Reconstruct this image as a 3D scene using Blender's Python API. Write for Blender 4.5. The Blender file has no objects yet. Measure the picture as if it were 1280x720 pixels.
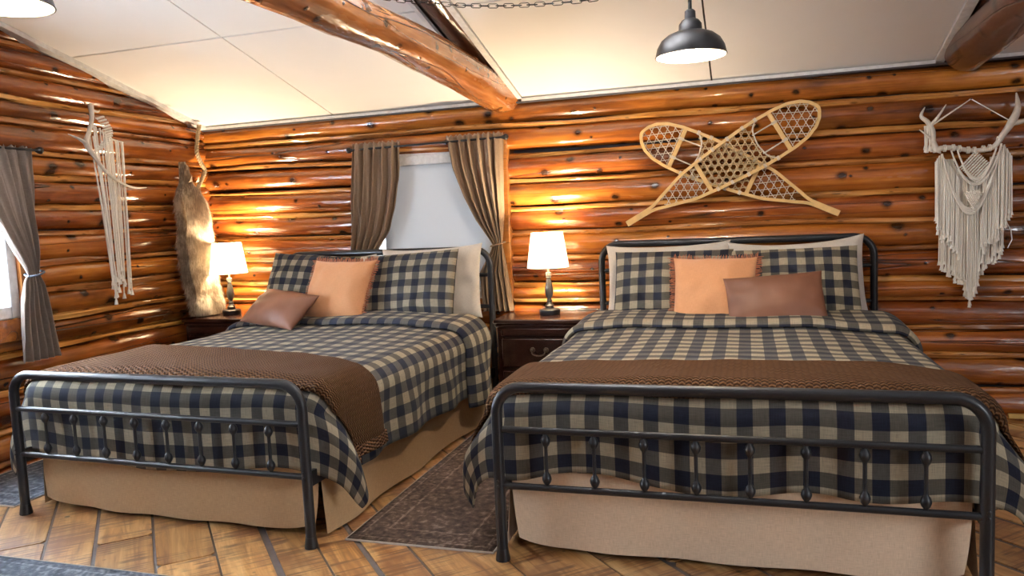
import bpy, math, random
from mathutils import Vector, Matrix, noise
sc = bpy.context.scene
col = sc.collection
PI = math.pi
rnd = random.Random(7)
# ------------------------------------------------------------------ camera
cyaw, cpitch, croll, cf = -0.30249, -0.09033, -0.04355, 950.31
fw = Vector((math.sin(cyaw)*math.cos(cpitch), math.cos(cyaw)*math.cos(cpitch), math.sin(cpitch)))
rt = Vector((math.cos(cyaw), -math.sin(cyaw), 0)); up = rt.cross(fw)
r2 = rt*math.cos(croll)+up*math.sin(croll); u2 = -rt*math.sin(croll)+up*math.cos(croll)
cd = bpy.data.cameras.new('camera'); cam = bpy.data.objects.new('camera', cd); col.objects.link(cam)
M = Matrix((r2, u2, -fw)).transposed().to_4x4(); M.translation = Vector((3.2814, -4.8619, 1.2468))
cam.matrix_world = M; cd.lens = cf*36/1280; cd.sensor_width = 36; cd.clip_start = .05
sc.camera = cam
# ------------------------------------------------------------------ world, lights, exposure
sc.view_settings.view_transform = 'Standard'; sc.view_settings.look = 'None'
sc.view_settings.gamma = 1; sc.view_settings.exposure = 0.2
w = bpy.data.worlds.new('sky'); sc.world = w; w.use_nodes = True
bg = w.node_tree.nodes['Background']; bg.inputs[0].default_value = (.80, .90, 1.0, 1); bg.inputs[1].default_value = 5.0
def area(name, loc, direction, sx, sy, power, color):
    l = bpy.data.lights.new(name, 'AREA'); l.shape = 'RECTANGLE'; l.size = sx; l.size_y = sy; l.energy = power; l.color = color
    o = bpy.data.objects.new(name, l); col.objects.link(o); o.location = loc
    o.rotation_euler = Vector(direction).to_track_quat('-Z', 'Y').to_euler(); return o
area('window_daylight_left', (-.72, -2.32, 1.35), (1, 0, -.1), .95, .85, 190, (.74, .86, 1))
area('added_daylight_right', (6.55, -4.6, 1.5), (-1, .25, -.1), 1.35, 1.0, 48, (.93, .965, 1))  # added window light out of view, brightens the right bed's front
area('added_daylight_front_left', (-.70, -3.75, 1.45), (1, .12, -.75), .85, .75, 20, (.70, .83, 1))  # added daylight out of view, aimed down to brighten the front-left floor
def bulb(name, loc, power, color, r=.03, parent=None):
    l = bpy.data.lights.new(name, 'POINT'); l.energy = power; l.color = color; l.shadow_soft_size = r
    o = bpy.data.objects.new(name, l); col.objects.link(o); o.location = loc
    if parent: o.parent = parent
    return o
# ------------------------------------------------------------------ helpers
def link(o, parent=None, label=None, cat=None, group=None, kind=None):
    if o.name not in col.objects: col.objects.link(o)
    if parent: o.parent = parent
    if label: o['label'] = label
    if cat: o['category'] = cat
    if group: o['group'] = group
    if kind: o['kind'] = kind
    return o
def empty(name, loc=(0, 0, 0), rz=0, **k):
    o = bpy.data.objects.new(name, None); o.location = loc; o.rotation_euler = (0, 0, rz); o.empty_display_size = .1
    return link(o, **k)
class MB:
    def __init__(s): s.v = []; s.f = []; s.uv = {}; s.mi = []
    def add(s, vs, fs, mi=0):
        n = len(s.v); s.v += [tuple(v) for v in vs]; s.f += [tuple(i+n for i in f) for f in fs]; s.mi += [mi]*len(fs); return n
    def box(s, x0, x1, y0, y1, z0, z1, b=0, M=None):
        if b > 0:
            b = min(b, abs(x1-x0)*.45, abs(y1-y0)*.45, abs(z1-z0)*.45)
            vs = []
            # chamfered box: each corner gives three points
            idx = {}
            for i, x in enumerate((x0, x1)):
                for j, y in enumerate((y0, y1)):
                    for k, z in enumerate((z0, z1)):
                        sx = b if i == 0 else -b; sy = b if j == 0 else -b; sz = b if k == 0 else -b
                        idx[i, j, k] = len(vs)
                        vs += [(x, y+sy, z+sz), (x+sx, y, z+sz), (x+sx, y+sy, z)]
            g = lambda i, j, k, a: idx[i, j, k]+a
            fs = []
            for i in (0, 1):
                q = [g(i, 0, 0, 0), g(i, 1, 0, 0), g(i, 1, 1, 0), g(i, 0, 1, 0)]; fs.append(q if i else q[::-1])
                q = [g(0, i, 0, 1), g(0, i, 1, 1), g(1, i, 1, 1), g(1, i, 0, 1)]; fs.append(q if i else q[::-1])
                q = [g(0, 0, i, 2), g(1, 0, i, 2), g(1, 1, i, 2), g(0, 1, i, 2)]; fs.append(q if i else q[::-1])
            for i in (0, 1):
                for j in (0, 1):
                    q = [g(i, j, 0, 0), g(i, j, 1, 0), g(i, j, 1, 1), g(i, j, 0, 1)]; fs.append(q if i != j else q[::-1])
                    q = [g(i, 0, j, 0), g(i, 1, j, 0), g(i, 1, j, 2), g(i, 0, j, 2)]; fs.append(q if i == j else q[::-1])
                    q = [g(0, i, j, 1), g(1, i, j, 1), g(1, i, j, 2), g(0, i, j, 2)]; fs.append(q if i != j else q[::-1])
            for i in (0, 1):
                for j in (0, 1):
                    for k in (0, 1):
                        q = [g(i, j, k, 0), g(i, j, k, 1), g(i, j, k, 2)]; fs.append(q if (i+j+k) % 2 else q[::-1])
        else:
            vs = [(x, y, z) for x in (x0, x1) for y in (y0, y1) for z in (z0, z1)]
            fs = [(0, 1, 3, 2), (4, 6, 7, 5), (0, 4, 5, 1), (2, 3, 7, 6), (0, 2, 6, 4), (1, 5, 7, 3)]
        if M: vs = [M @ Vector(v) for v in vs]
        s.add(vs, fs); return s
    def tube(s, pts, r, n=10, closed=False, cap=True, sy=1):
        pts = [Vector(p) for p in pts]; N = len(pts); rs = r if isinstance(r, (list, tuple)) else [r]*N
        prev = None; base = len(s.v); vs = []
        for i, p in enumerate(pts):
            if closed: t = pts[(i+1) % N]-pts[i-1]
            else: t = pts[min(i+1, N-1)]-pts[max(i-1, 0)]
            if t.length < 1e-9: t = Vector((0, 0, 1))
            t.normalize()
            if prev is None:
                a = Vector((0, 0, 1)) if abs(t.z) < .9 else Vector((0, 1, 0))
                u = t.cross(a).normalized()
            else:
                u = (prev-t*prev.dot(t))
                u = u.normalized() if u.length > 1e-6 else t.orthogonal().normalized()
            prev = u; v = t.cross(u)
            for k in range(n):
                a = 2*PI*k/n; vs.append(p+(u*math.cos(a)+v*math.sin(a)*sy)*rs[i])
        fs = []
        for i in range(N if closed else N-1):
            j = (i+1) % N
            for k in range(n):
                fs.append((i*n+k, i*n+(k+1) % n, j*n+(k+1) % n, j*n+k))
        if cap and not closed: fs += [tuple(range(n))[::-1], tuple((N-1)*n+k for k in range(n))]
        s.add(vs, fs); return s
    def lathe(s, prof, n=24, c=(0, 0, 0), cap=True):
        vs = []; fs = []
        for r, z in prof:
            for k in range(n): a = 2*PI*k/n; vs.append((c[0]+r*math.cos(a), c[1]+r*math.sin(a), c[2]+z))
        for i in range(len(prof)-1):
            for k in range(n): fs.append((i*n+k, i*n+(k+1) % n, (i+1)*n+(k+1) % n, (i+1)*n+k))
        if cap: fs += [tuple(range(n))[::-1], tuple((len(prof)-1)*n+k for k in range(n))]
        s.add(vs, fs); return s
    def build(s, name, mat, parent=None, smooth=True, **k):
        me = bpy.data.meshes.new(name); me.from_pydata(s.v, [], s.f); me.update()
        if smooth:
            me.polygons.foreach_set('use_smooth', [True]*len(me.polygons))
            me.set_sharp_from_angle(angle=math.radians(40))
        me.materials.append(mat)
        return link(bpy.data.objects.new(name, me), parent, **k)
def grid(name, fn, us, vs, mat, parent=None, uvf=None, thick=0, closed_u=False, **k):
    nu, nv = len(us), len(vs)
    V = [fn(u, v) for v in vs for u in us]
    F = [(j*nu+i, j*nu+i+1, (j+1)*nu+i+1, (j+1)*nu+i) for j in range(nv-1) for i in range(nu-1)]
    me = bpy.data.meshes.new(name); me.from_pydata([tuple(p) for p in V], [], F); me.update()
    uv = me.uv_layers.new(name='UVMap')
    co = [(uvf(u, v) if uvf else (u, v)) for v in vs for u in us]
    for l in me.loops: uv.data[l.index].uv = co[l.vertex_index]
    me.polygons.foreach_set('use_smooth', [True]*len(me.polygons)); me.materials.append(mat)
    o = link(bpy.data.objects.new(name, me), parent, **k)
    if thick:
        m = o.modifiers.new('s', 'SOLIDIFY'); m.thickness = thick; m.offset = -1
    return o
def rng(a, b, n): return [a+(b-a)*i/(n-1) for i in range(n)]
def fillet(pts, rad, n=7):
    pts = [Vector(p) for p in pts]; out = [pts[0]]
    for i in range(1, len(pts)-1):
        p = pts[i]; a = (pts[i-1]-p).normalized(); b = (pts[i+1]-p).normalized()
        A = p+a*rad; B = p+b*rad; c = p+(a+b)*rad
        for k in range(n+1):
            t = PI/2*k/n; out.append(c-b*rad*math.cos(t)-a*rad*math.sin(t))
    out.append(pts[-1]); return out
def smoothpath(pts, n=8):
    P = [Vector(p) for p in pts]; out = []
    for i in range(len(P)-1):
        p0 = P[max(i-1, 0)]; p1 = P[i]; p2 = P[i+1]; p3 = P[min(i+2, len(P)-1)]
        for k in range(n):
            t = k/n; out.append(.5*((2*p1)+(p2-p0)*t+(2*p0-5*p1+4*p2-p3)*t*t+(3*p1-p0-3*p2+p3)*t**3))
    out.append(P[-1]); return out
def lerpl(xs, t):
    t = max(0, min(1, t))*(len(xs)-1); i = min(int(t), len(xs)-2); return xs[i]+(xs[i+1]-xs[i])*(t-i)
def interp(tab, x):
    if x <= tab[0][0]: return tab[0][1]
    for (a, b), (c, d) in zip(tab, tab[1:]):
        if x <= c: return b+(d-b)*(x-a)/(c-a)
    return tab[-1][1]
def nz(*a, s=0): return noise.noise(Vector((a[0], a[1] if len(a) > 1 else 0, (a[2] if len(a) > 2 else 0)+s*13.7)))
# ------------------------------------------------------------------ materials
class NT:
    def __init__(s, name):
        s.m = bpy.data.materials.new(name); s.m.use_nodes = True; s.t = s.m.node_tree; s.p = s.t.nodes['Principled BSDF']
        s.out = s.t.nodes['Material Output']
    def n(s, typ, ins=None, **k):
        x = s.t.nodes.new(typ)
        for a, b in k.items(): setattr(x, a, b)
        for a, b in (ins or {}).items(): s.set(x, a, b)
        return x
    def set(s, x, a, b):
        if isinstance(b, bpy.types.NodeSocket): s.t.links.new(b, x.inputs[a])
        else: x.inputs[a].default_value = b
    def S(s, **k):
        for a, b in k.items(): s.set(s.p, a.replace('_', ' '), b)
    def math(s, op, a, b=0, c=0, clamp=False):
        x = s.n('ShaderNodeMath', operation=op, use_clamp=clamp); s.set(x, 0, a); s.set(x, 1, b); s.set(x, 2, c); return x.outputs[0]
    def ramp(s, fac, stops, interp='LINEAR'):
        x = s.n('ShaderNodeValToRGB'); s.set(x, 'Fac', fac); cr = x.color_ramp; cr.interpolation = interp
        while len(cr.elements) > 1: cr.elements.remove(cr.elements[-1])
        for i, (p, c) in enumerate(stops):
            e = cr.elements[0] if i == 0 else cr.elements.new(p)
            e.position = p; e.color = (*c, 1) if len(c) == 3 else c
        return x.outputs[0]
    def mix(s, f, a, b, mode='MIX'):
        x = s.n('ShaderNodeMix', data_type='RGBA', blend_type=mode); s.set(x, 0, f)
        s.set(x, 6, (*a, 1) if isinstance(a, tuple) and len(a) == 3 else a); s.set(x, 7, (*b, 1) if isinstance(b, tuple) and len(b) == 3 else b)
        return x.outputs[2]
    def noise(s, vec, scale, detail=3, rough=.55, dist=0):
        x = s.n('ShaderNodeTexNoise', {'Vector': vec, 'Scale': scale, 'Detail': detail, 'Roughness': rough, 'Distortion': dist}); return x.outputs[0]
    def mapv(s, vec, sc_=(1, 1, 1), loc=None):
        x = s.n('ShaderNodeMapping', {'Vector': vec, 'Scale': sc_})
        if loc is not None: s.set(x, 'Location', loc)
        return x.outputs[0]
    def bump(s, h, strength=.3, dist=.01):
        x = s.n('ShaderNodeBump', {'Height': h, 'Strength': strength, 'Distance': dist}); s.set(s.p, 'Normal', x.outputs[0]); return x
def randloc(t):
    oi = t.n('ShaderNodeObjectInfo'); r = t.math('MULTIPLY', oi.outputs['Random'], 37.3)
    c = t.n('ShaderNodeCombineXYZ', {0: r, 1: t.math('MULTIPLY', r, 1.7), 2: t.math('MULTIPLY', r, 2.3)}); return c.outputs[0], oi.outputs['Random']
def log_mat(name, dark, mid, light, knots=1, rough=.2, kd=4.6, crack=1):
    t = NT(name); tc = t.n('ShaderNodeTexCoord').outputs['Object']; loc, rr = randloc(t)
    base = t.mapv(tc, loc=loc); sp = t.n('ShaderNodeSeparateXYZ', {0: tc})
    g = t.noise(t.mapv(base, (1.3, 8, 8)), 1, 4, .62, .3)
    g2 = t.noise(t.mapv(base, (1.2, 60, 60)), 1, 3, .6)
    f = t.math('ADD', t.math('MULTIPLY', g, .72), t.math('MULTIPLY', g2, .28))
    c = t.ramp(f, [(.32, dark), (.50, mid), (.66, light)])
    big = t.noise(t.mapv(base, (1.1, 3, 3)), 1, 3, .6)
    c = t.mix(t.ramp(big, [(.50, (0, 0, 0)), (.68, (.75, .75, .75))]), c, tuple(x*.55 for x in dark))
    an = t.math('MULTIPLY', t.math('ARCTAN2', sp.outputs[2], t.math('ABSOLUTE', sp.outputs[1])), .10)
    kv = t.n('ShaderNodeCombineXYZ', {0: t.math('ADD', sp.outputs[0], t.math('MULTIPLY', rr, 53.1)), 1: t.math('ADD', an, t.math('MULTIPLY', rr, 17.7)), 2: 0.0}).outputs[0]
    kv = t.n('ShaderNodeVectorMath', {0: kv, 1: t.mapv(t.n('ShaderNodeTexNoise', {'Vector': base, 'Scale': 22.0}).outputs['Color'], (.02, .02, .02))}, operation='ADD').outputs[0]
    v = t.n('ShaderNodeTexVoronoi', {'Vector': kv, 'Scale': kd}, voronoi_dimensions='2D')
    sz = t.n('ShaderNodeSeparateColor', {0: v.outputs['Color']})
    kr = t.math('DIVIDE', v.outputs['Distance'], t.math('ADD', t.math('MULTIPLY', t.math('POWER', sz.outputs[0], 2.0), .20), .075))
    kn = t.ramp(kr, [(.35, (1, 1, 1)), (.6, (.55, .55, .55)), (.8, (.2, .2, .2)), (1.0, (0, 0, 0))])
    c = t.mix(t.math('MULTIPLY', kn, .92*knots), c, tuple(x*.14 for x in dark))
    halo = t.ramp(kr, [(.0, (1, 1, 1)), (1.0, (0, 0, 0))]); 
    cr = t.noise(t.mapv(base, (.22, 5.5, 5.5)), 1.3, 1, .4)
    cm = t.ramp(t.math('ABSOLUTE', t.math('SUBTRACT', cr, .45)), [(.0, (1, 1, 1)), (.0035, (.6, .6, .6)), (.008, (0, 0, 0))])
    c = t.mix(t.math('MULTIPLY', cm, .85*crack), c, tuple(x*.10 for x in dark))
    hs = t.n('ShaderNodeHueSaturation', {'Color': c, 'Value': t.math('ADD', t.math('MULTIPLY', rr, .40), .80), 'Hue': t.math('ADD', t.math('MULTIPLY', rr, .014), .493)})
    t.S(Base_Color=hs.outputs[0], Roughness=t.math('ADD', t.math('MULTIPLY', t.noise(t.mapv(base, (3, 9, 9)), 1), .22), rough-.08), Coat_Weight=.75, Coat_Roughness=.12, IOR=1.5)
    h = t.math('ADD', t.noise(t.mapv(base, (2.5, 12, 12)), 1, 3), t.math('MULTIPLY', t.noise(t.mapv(base, (9, 26, 26)), 1, 2), .22))
    h = t.math('SUBTRACT', t.math('ADD', h, t.math('MULTIPLY', halo, .15)), t.math('MULTIPLY', cm, .5))
    t.bump(h, .6, .014)
    bn = t.p.inputs['Normal'].links[0].from_socket; t.set(t.p, 'Coat Normal', bn)
    return t.m
M_LOG = log_mat('varnished_log', (.085, .019, .004), (.32, .086, .012), (.52, .18, .027))
M_POLE = log_mat('varnished_pole', (.26, .085, .018), (.50, .205, .048), (.66, .34, .10), knots=.7, kd=5, crack=.3)
M_BEAM = log_mat('varnished_beam', (.20, .055, .014), (.42, .14, .035), (.60, .27, .09), rough=.22, kd=6, crack=.0)
M_DARKBEAM = log_mat('dark_rafter', (.045, .016, .010), (.085, .030, .018), (.13, .05, .03), rough=.3)
M_CASING = log_mat('casing_wood', (.30, .10, .02), (.50, .20, .04), (.62, .28, .07), knots=.6, rough=.3)
def simple(name, c, rough=.5, metal=0, bump=0, bs=40, coat=0, em=None, es=0, sheen=0, var=1):
    t = NT(name); tc = t.n('ShaderNodeTexCoord').outputs['Object']
    n = t.noise(tc, bs, 4)
    cc = t.ramp(n, [(.3, tuple(x*(1-.14*var) for x in c)), (.7, tuple(min(1, x*(1+.08*var)) for x in c))])
    t.S(Base_Color=cc, Roughness=rough, Metallic=metal, Coat_Weight=coat, Sheen_Weight=sheen)
    if bump: t.bump(n, bump, .004)
    if em: t.S(Emission_Color=(*em, 1), Emission_Strength=es)
    return t.m
M_METAL = simple('charcoal_powder_coat', (.015, .016, .019), .40, 0, .1, 300, coat=.15)
M_BLACK = simple('matte_black_metal', (.02, .02, .022), .35, .3, .05, 80)
M_WHITE = simple('white_ceiling_board', (.88, .87, .86), .8, 0, 0, 6, var=.08)
M_TRIMW = simple('white_trim_paint', (.80, .80, .80), .5, 0, .03, 30)
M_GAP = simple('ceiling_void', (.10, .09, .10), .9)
M_GROUT = simple('grey_floor_joint', (.15, .125, .115), .6, 0, .3, 30)
M_PLASTER = simple('outside_wall_boards', (.35, .16, .06), .7)
M_ANTLER = simple('bleached_antler', (.66, .60, .52), .55, 0, .3, 40)
M_CORD = simple('natural_cotton_cord', (.90, .86, .78), .9, 0, .4, 300, sheen=.3)
M_LACE = simple('rawhide_lacing', (.66, .58, .47), .55)
M_FOOTLACE = simple('tan_rawhide', (.52, .37, .20), .5)
M_ASH = simple('bent_ash_wood', (.72, .46, .18), .4, 0, .1, 25, coat=.3)
M_ROPE = simple('manila_rope', (.42, .31, .18), .9, 0, .5, 200)
M_LEATHERB = simple('white_enamel', (.85, .80, .70), .3)
M_BULB = simple('lit_bulb', (1, .95, .85), .3, em=(1, .82, .55), es=22)
M_BRASSY = simple('aged_bronze', (.10, .075, .05), .4, .8)
M_TIN = simple('pewter_lamp_base', (.085, .075, .066), .42, .45, .3, 60, coat=.3)
M_RING = simple('worn_silver_edge', (.42, .36, .28), .35, .6)
def cloth(name, c, c2=None, rough=.9, scale=900, sheen=.25, bump=.25, transl=0, uvs=True, big=.12):
    t = NT(name); tc = t.n('ShaderNodeTexCoord').outputs['UV' if uvs else 'Object']
    if uvs:
        a = t.noise(t.mapv(tc, (1, .06, 1)), scale*.35, 2); b = t.noise(t.mapv(tc, (.06, 1, 1)), scale*.35, 2)
        wv = t.math('ADD', a, b); wv = t.math('MULTIPLY', wv, .5)
    else: wv = t.noise(tc, scale*.3, 3)
    bigv = t.noise(tc, 5, 3)
    f = t.math('ADD', t.math('MULTIPLY', wv, 1-big), t.math('MULTIPLY', bigv, big))
    cc = t.ramp(f, [(.33, c2 or tuple(x*.72 for x in c)), (.62, c)])
    t.S(Base_Color=cc, Roughness=rough, Sheen_Weight=sheen, Specular_IOR_Level=.25)
    t.bump(wv, bump, .003)
    if transl:
        tr = t.n('ShaderNodeBsdfTranslucent', {'Color': cc}); mx = t.n('ShaderNodeMixShader', {0: transl, 1: t.p.outputs[0], 2: tr.outputs[0]})
        t.t.links.new(mx.outputs[0], t.out.inputs[0])
    return t.m
M_BURLAP = cloth('linen_bed_skirt', (.76, .60, .44), (.55, .42, .29), scale=1500, sheen=.1)
M_BURLAP_SHADED = cloth('shaded_linen_bed_skirt', (.53, .36, .20), (.37, .24, .125), scale=1500, sheen=.1)  # skirt linen with the left bed's shade put into its colour
M_CURT = cloth('brown_linen_curtain', (.42, .295, .195), (.26, .175, .115), scale=1400, transl=.35)
M_CURTG = cloth('grey_brown_linen_curtain', (.42, .35, .30), (.27, .22, .19), scale=1400, transl=.45)
M_SHEET = cloth('white_sheet', (.78, .74, .69), scale=2500, bump=.1)
M_BEIGE = cloth('oatmeal_pillowcase', (.60, .545, .48), scale=2500, bump=.12)
M_CREAM = cloth('cream_pillowcase', (.70, .64, .56), scale=2500, bump=.12)
M_PEACH = cloth('apricot_cotton', (.66, .33, .165), (.54, .26, .12), scale=1500, bump=.2)
M_FRINGE = cloth('rust_fringe', (.42, .15, .075), uvs=False, scale=400)
def leather(name, c1, c2):
    t = NT(name); tc = t.n('ShaderNodeTexCoord').outputs['Object']
    c = t.ramp(t.noise(tc, 4, 3, .5), [(.3, c1), (.75, c2)])
    t.S(Base_Color=c, Roughness=.5, Specular_IOR_Level=.4); t.bump(t.noise(tc, 220, 3), .15, .002); return t.m
M_LEATHER = leather('brown_leather', (.125, .05, .028), (.20, .085, .048))
M_METAL.node_tree.nodes['Principled BSDF'].inputs['Specular IOR Level'].default_value = .3
def check(name, dark, mid, mid2, light):
    t = NT(name); uv = t.n('ShaderNodeTexCoord').outputs['UV']; sp = t.n('ShaderNodeSeparateXYZ', {0: uv})
    P = .104
    def stripe(v):
        f = t.math('FRACT', t.math('DIVIDE', v, P)); return t.math('LESS_THAN', f, .5)
    a = stripe(sp.outputs[0]); b = stripe(sp.outputs[1])
    wa = t.noise(t.mapv(uv, (1, .05, 1)), 420, 2); wb = t.noise(t.mapv(uv, (.05, 1, 1)), 420, 2)
    c1 = t.mix(b, light, mid); c2 = t.mix(b, mid2, dark)
    c = t.mix(a, c1, c2)
    wv = t.math('MULTIPLY', t.math('ADD', wa, wb), .5)
    c = t.mix(.85, c, t.ramp(wv, [(.32, (.55, .55, .55)), (.66, (1.15, 1.15, 1.15))]), 'MULTIPLY')
    t.S(Base_Color=c, Roughness=.92, Sheen_Weight=.03, Specular_IOR_Level=.2); t.bump(wv, .2, .002); return t.m
M_CHECK = check('buffalo_check_flannel', (.012, .014, .026), (.088, .079, .062), (.080, .075, .066), (.33, .285, .20))
def knit(name, c1, c2):
    t = NT(name); uv = t.n('ShaderNodeTexCoord').outputs['UV']
    sp = t.n('ShaderNodeSeparateXYZ', {0: uv}); w_ = t.noise(uv, 9, 2)
    u = t.math('ADD', sp.outputs[0], t.math('MULTIPLY', w_, .01)); v = t.math('ADD', sp.outputs[1], t.math('MULTIPLY', w_, .012))
    S = .023
    ku = t.math('FRACT', t.math('DIVIDE', u, S)); tri = t.math('ABSOLUTE', t.math('SUBTRACT', ku, .5))
    vv = t.math('ADD', t.math('DIVIDE', v, S*.72), t.math('MULTIPLY', t.math('FLOOR', t.math('DIVIDE', u, S)), .5))
    rows = t.math('SINE', t.math('MULTIPLY', t.math('ADD', vv, t.math('MULTIPLY', tri, .8)), 2*PI))
    cols = t.math('SINE', t.math('MULTIPLY', ku, PI))
    h = t.math('MULTIPLY', t.math('ADD', t.math('MULTIPLY', rows, .5), .5), t.math('ADD', t.math('MULTIPLY', cols, .35), .65))
    h = t.math('ADD', h, t.math('MULTIPLY', t.noise(uv, 380, 3), .25))
    c = t.ramp(h, [(.15, c1), (.8, c2)]); t.S(Base_Color=c, Roughness=.95, Sheen_Weight=.0, Specular_IOR_Level=.1)
    t.bump(h, 1.0, .013); return t.m
M_KNIT = knit('chocolate_knit', (.030, .013, .006), (.150, .072, .032))
def plank_mat():
    t = NT('aged_pine_plank'); tc = t.n('ShaderNodeTexCoord').outputs['Object']; loc, rr = randloc(t); b = t.mapv(tc, loc=loc)
    g = t.noise(t.mapv(b, (1.3, 14, 1)), 1.6, 4, .6, .8); s1 = t.noise(t.mapv(b, (70, 2.2, 1)), 1, 2, .6)
    patch = t.noise(b, 4.5, 3, .6)
    c = t.ramp(g, [(.30, (.20, .075, .022)), (.46, (.50, .25, .08)), (.66, (.72, .45, .19))])
    sm = t.math('MULTIPLY', t.ramp(s1, [(.50, (0, 0, 0)), (.57, (1, 1, 1))]), t.ramp(patch, [(.42, (0, 0, 0)), (.54, (1, 1, 1))]))
    c = t.mix(t.math('MULTIPLY', sm, .95), c, (.13, .05, .022))
    c = t.mix(t.ramp(patch, [(.48, (0, 0, 0)), (.66, (.85, .85, .85))]), c, (.22, .085, .03))
    v = t.n('ShaderNodeTexVoronoi', {'Vector': b, 'Scale': 6.5}).outputs['Distance']
    c = t.mix(t.ramp(v, [(.06, (1, 1, 1)), (.09, (0, 0, 0))]), c, (.03, .014, .008))
    hs = t.n('ShaderNodeHueSaturation', {'Color': c, 'Value': t.math('ADD', t.math('MULTIPLY', rr, .4), .8)})
    t.S(Base_Color=hs.outputs[0], Roughness=t.math('ADD', t.math('MULTIPLY', patch, .3), .24), Coat_Weight=1.0, Coat_Roughness=.36)
    t.bump(t.math('ADD', g, t.math('MULTIPLY', sm, -.3)), .25, .006); return t.m
M_PLANK = plank_mat()
def cherry():
    t = NT('dark_cherry_wood'); tc = t.n('ShaderNodeTexCoord').outputs['Object']
    g = t.noise(t.mapv(tc, (2, 30, 30)), 1, 4); c = t.ramp(g, [(.3, (.010, .003, .0025)), (.7, (.040, .010, .006))])
    t.S(Base_Color=c, Roughness=.25, Coat_Weight=.6, Coat_Roughness=.12); return t.m
M_CHERRY = cherry()
def rug_mat(name, a, b, c_, W, H, border=.13):
    t = NT(name); uv = t.n('ShaderNodeTexCoord').outputs['UV']; sp = t.n('ShaderNodeSeparateXYZ', {0: uv})
    x = sp.outputs[0]; y = sp.outputs[1]
    dx = t.math('MINIMUM', x, t.math('SUBTRACT', W, x)); dy = t.math('MINIMUM', y, t.math('SUBTRACT', H, y)); d = t.math('MINIMUM', dx, dy)
    inb = t.math('LESS_THAN', d, border)
    line = t.math('LESS_THAN', t.math('ABSOLUTE', t.math('SUBTRACT', d, border)), .006)
    line = t.math('MAXIMUM', line, t.math('LESS_THAN', t.math('ABSOLUTE', t.math('SUBTRACT', d, border*.28)), .004))
    v1 = t.n('ShaderNodeTexVoronoi', {'Vector': uv, 'Scale': 13.0, 'Randomness': .35}).outputs['Distance']
    ring = t.math('SINE', t.math('MULTIPLY', v1, 22))
    v2 = t.n('ShaderNodeTexVoronoi', {'Vector': uv, 'Scale': 9.0, 'Randomness': .15}).outputs['Distance']
    ring2 = t.math('SINE', t.math('MULTIPLY', v2, 15))
    pat = t.math('ADD', t.math('MULTIPLY', ring, inb), t.math('MULTIPLY', ring2, t.math('SUBTRACT', 1, inb)))
    n = t.noise(uv, 30, 4, .7); n2 = t.noise(uv, 3.5, 3)
    f = t.math('ADD', t.math('MULTIPLY', pat, .055), t.math('ADD', t.math('MULTIPLY', n, .9), t.math('MULTIPLY', t.math('SUBTRACT', n2, .5), .5)))
    f = t.math('ADD', f, t.math('MULTIPLY', line, .12))
    cc = t.ramp(f, [(.30, a), (.50, b), (.72, c_)])
    t.S(Base_Color=cc, Roughness=.95, Specular_IOR_Level=.15); t.bump(t.noise(uv, 500, 2), .3, .003); return t.m
def fur_mat(name, a, b):
    t = NT(name); tc = t.n('ShaderNodeTexCoord').outputs['Object']
    f_ = t.math('ADD', t.math('MULTIPLY', t.noise(tc, 9, 3, .6), .5), t.math('MULTIPLY', t.noise(t.mapv(tc, (110, 110, 22)), 1, 2, .6), .5)); c = t.ramp(f_, [(.38, tuple(x*.6 for x in a)), (.50, a), (.58, b)]); t.S(Base_Color=c, Roughness=.8, Sheen_Weight=.3, Specular_IOR_Level=.2); return t.m
M_FUR = fur_mat('coyote_fur', (.27, .19, .12), (.62, .50, .36))
def glassm():
    t = NT('window_glass'); t.S(Base_Color=(1, 1, 1, 1), Roughness=0, Transmission_Weight=1, IOR=1.01); return t.m
M_GLASS = glassm()
def shade_fab(name, c, tl, em=None, es=0):
    t = NT(name); t.S(Base_Color=(*c, 1), Roughness=.9)
    if em: t.S(Emission_Color=(*em, 1), Emission_Strength=es)
    tr = t.n('ShaderNodeBsdfTranslucent', {'Color': (*c, 1)}); mx = t.n('ShaderNodeMixShader', {0: tl, 1: t.p.outputs[0], 2: tr.outputs[0]})
    t.t.links.new(mx.outputs[0], t.out.inputs[0]); return t.m
M_LSHADE = shade_fab('lit_linen_lampshade', (.95, .90, .80), .45, (1, .88, .68), 2.2)
M_BLIND = shade_fab('white_roller_blind', (.80, .82, .84), .16)
# ------------------------------------------------------------------ SETTING
def log_mesh(length, ry, rz, seed, nseg=16, wob=.006, step=.09, bow=.006, taper=0):
    n = max(6, int(length/step)); vs = []; fs = []
    for i in range(n+1):
        x = length*i/n; cy = bow*nz(x*.5, s=seed); cz = bow*nz(x*.7, 5, s=seed)
        k = 1+taper*(i/n-.5)
        for j in range(nseg):
            a = 2*PI*j/nseg; ca, sa = math.cos(a), math.sin(a)
            d = wob*nz(x*1.6, ca*1.3, sa*1.3, s=seed)+wob*.5*nz(x*5, ca*2, sa*2, s=seed+3)
            vs.append((x, cy+(ry*k+d)*ca, cz+(rz*k+d)*sa))
    for i in range(n):
        for j in range(nseg): fs.append((i*nseg+j, (i+1)*nseg+j, (i+1)*nseg+(j+1) % nseg, i*nseg+(j+1) % nseg))
    fs += [tuple(range(nseg)), tuple(n*nseg+k for k in range(nseg))[::-1]]
    m = MB(); m.add(vs, fs); return m
seedc = [0]
def wall_log(parent, p0, p1, ry, rz, mat, name='log', **k):
    seedc[0] += 1; p0 = Vector(p0); p1 = Vector(p1); d = p1-p0
    o = log_mesh(d.length, ry, rz, seedc[0], **k).build(name, mat, parent)
    o.location = p0; o.rotation_euler = (0, -math.atan2(d.z, math.hypot(d.x, d.y)), math.atan2(d.y, d.x)); return o
XR = 6.4; YB = -8.0; RIDGE = -4.2
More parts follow.
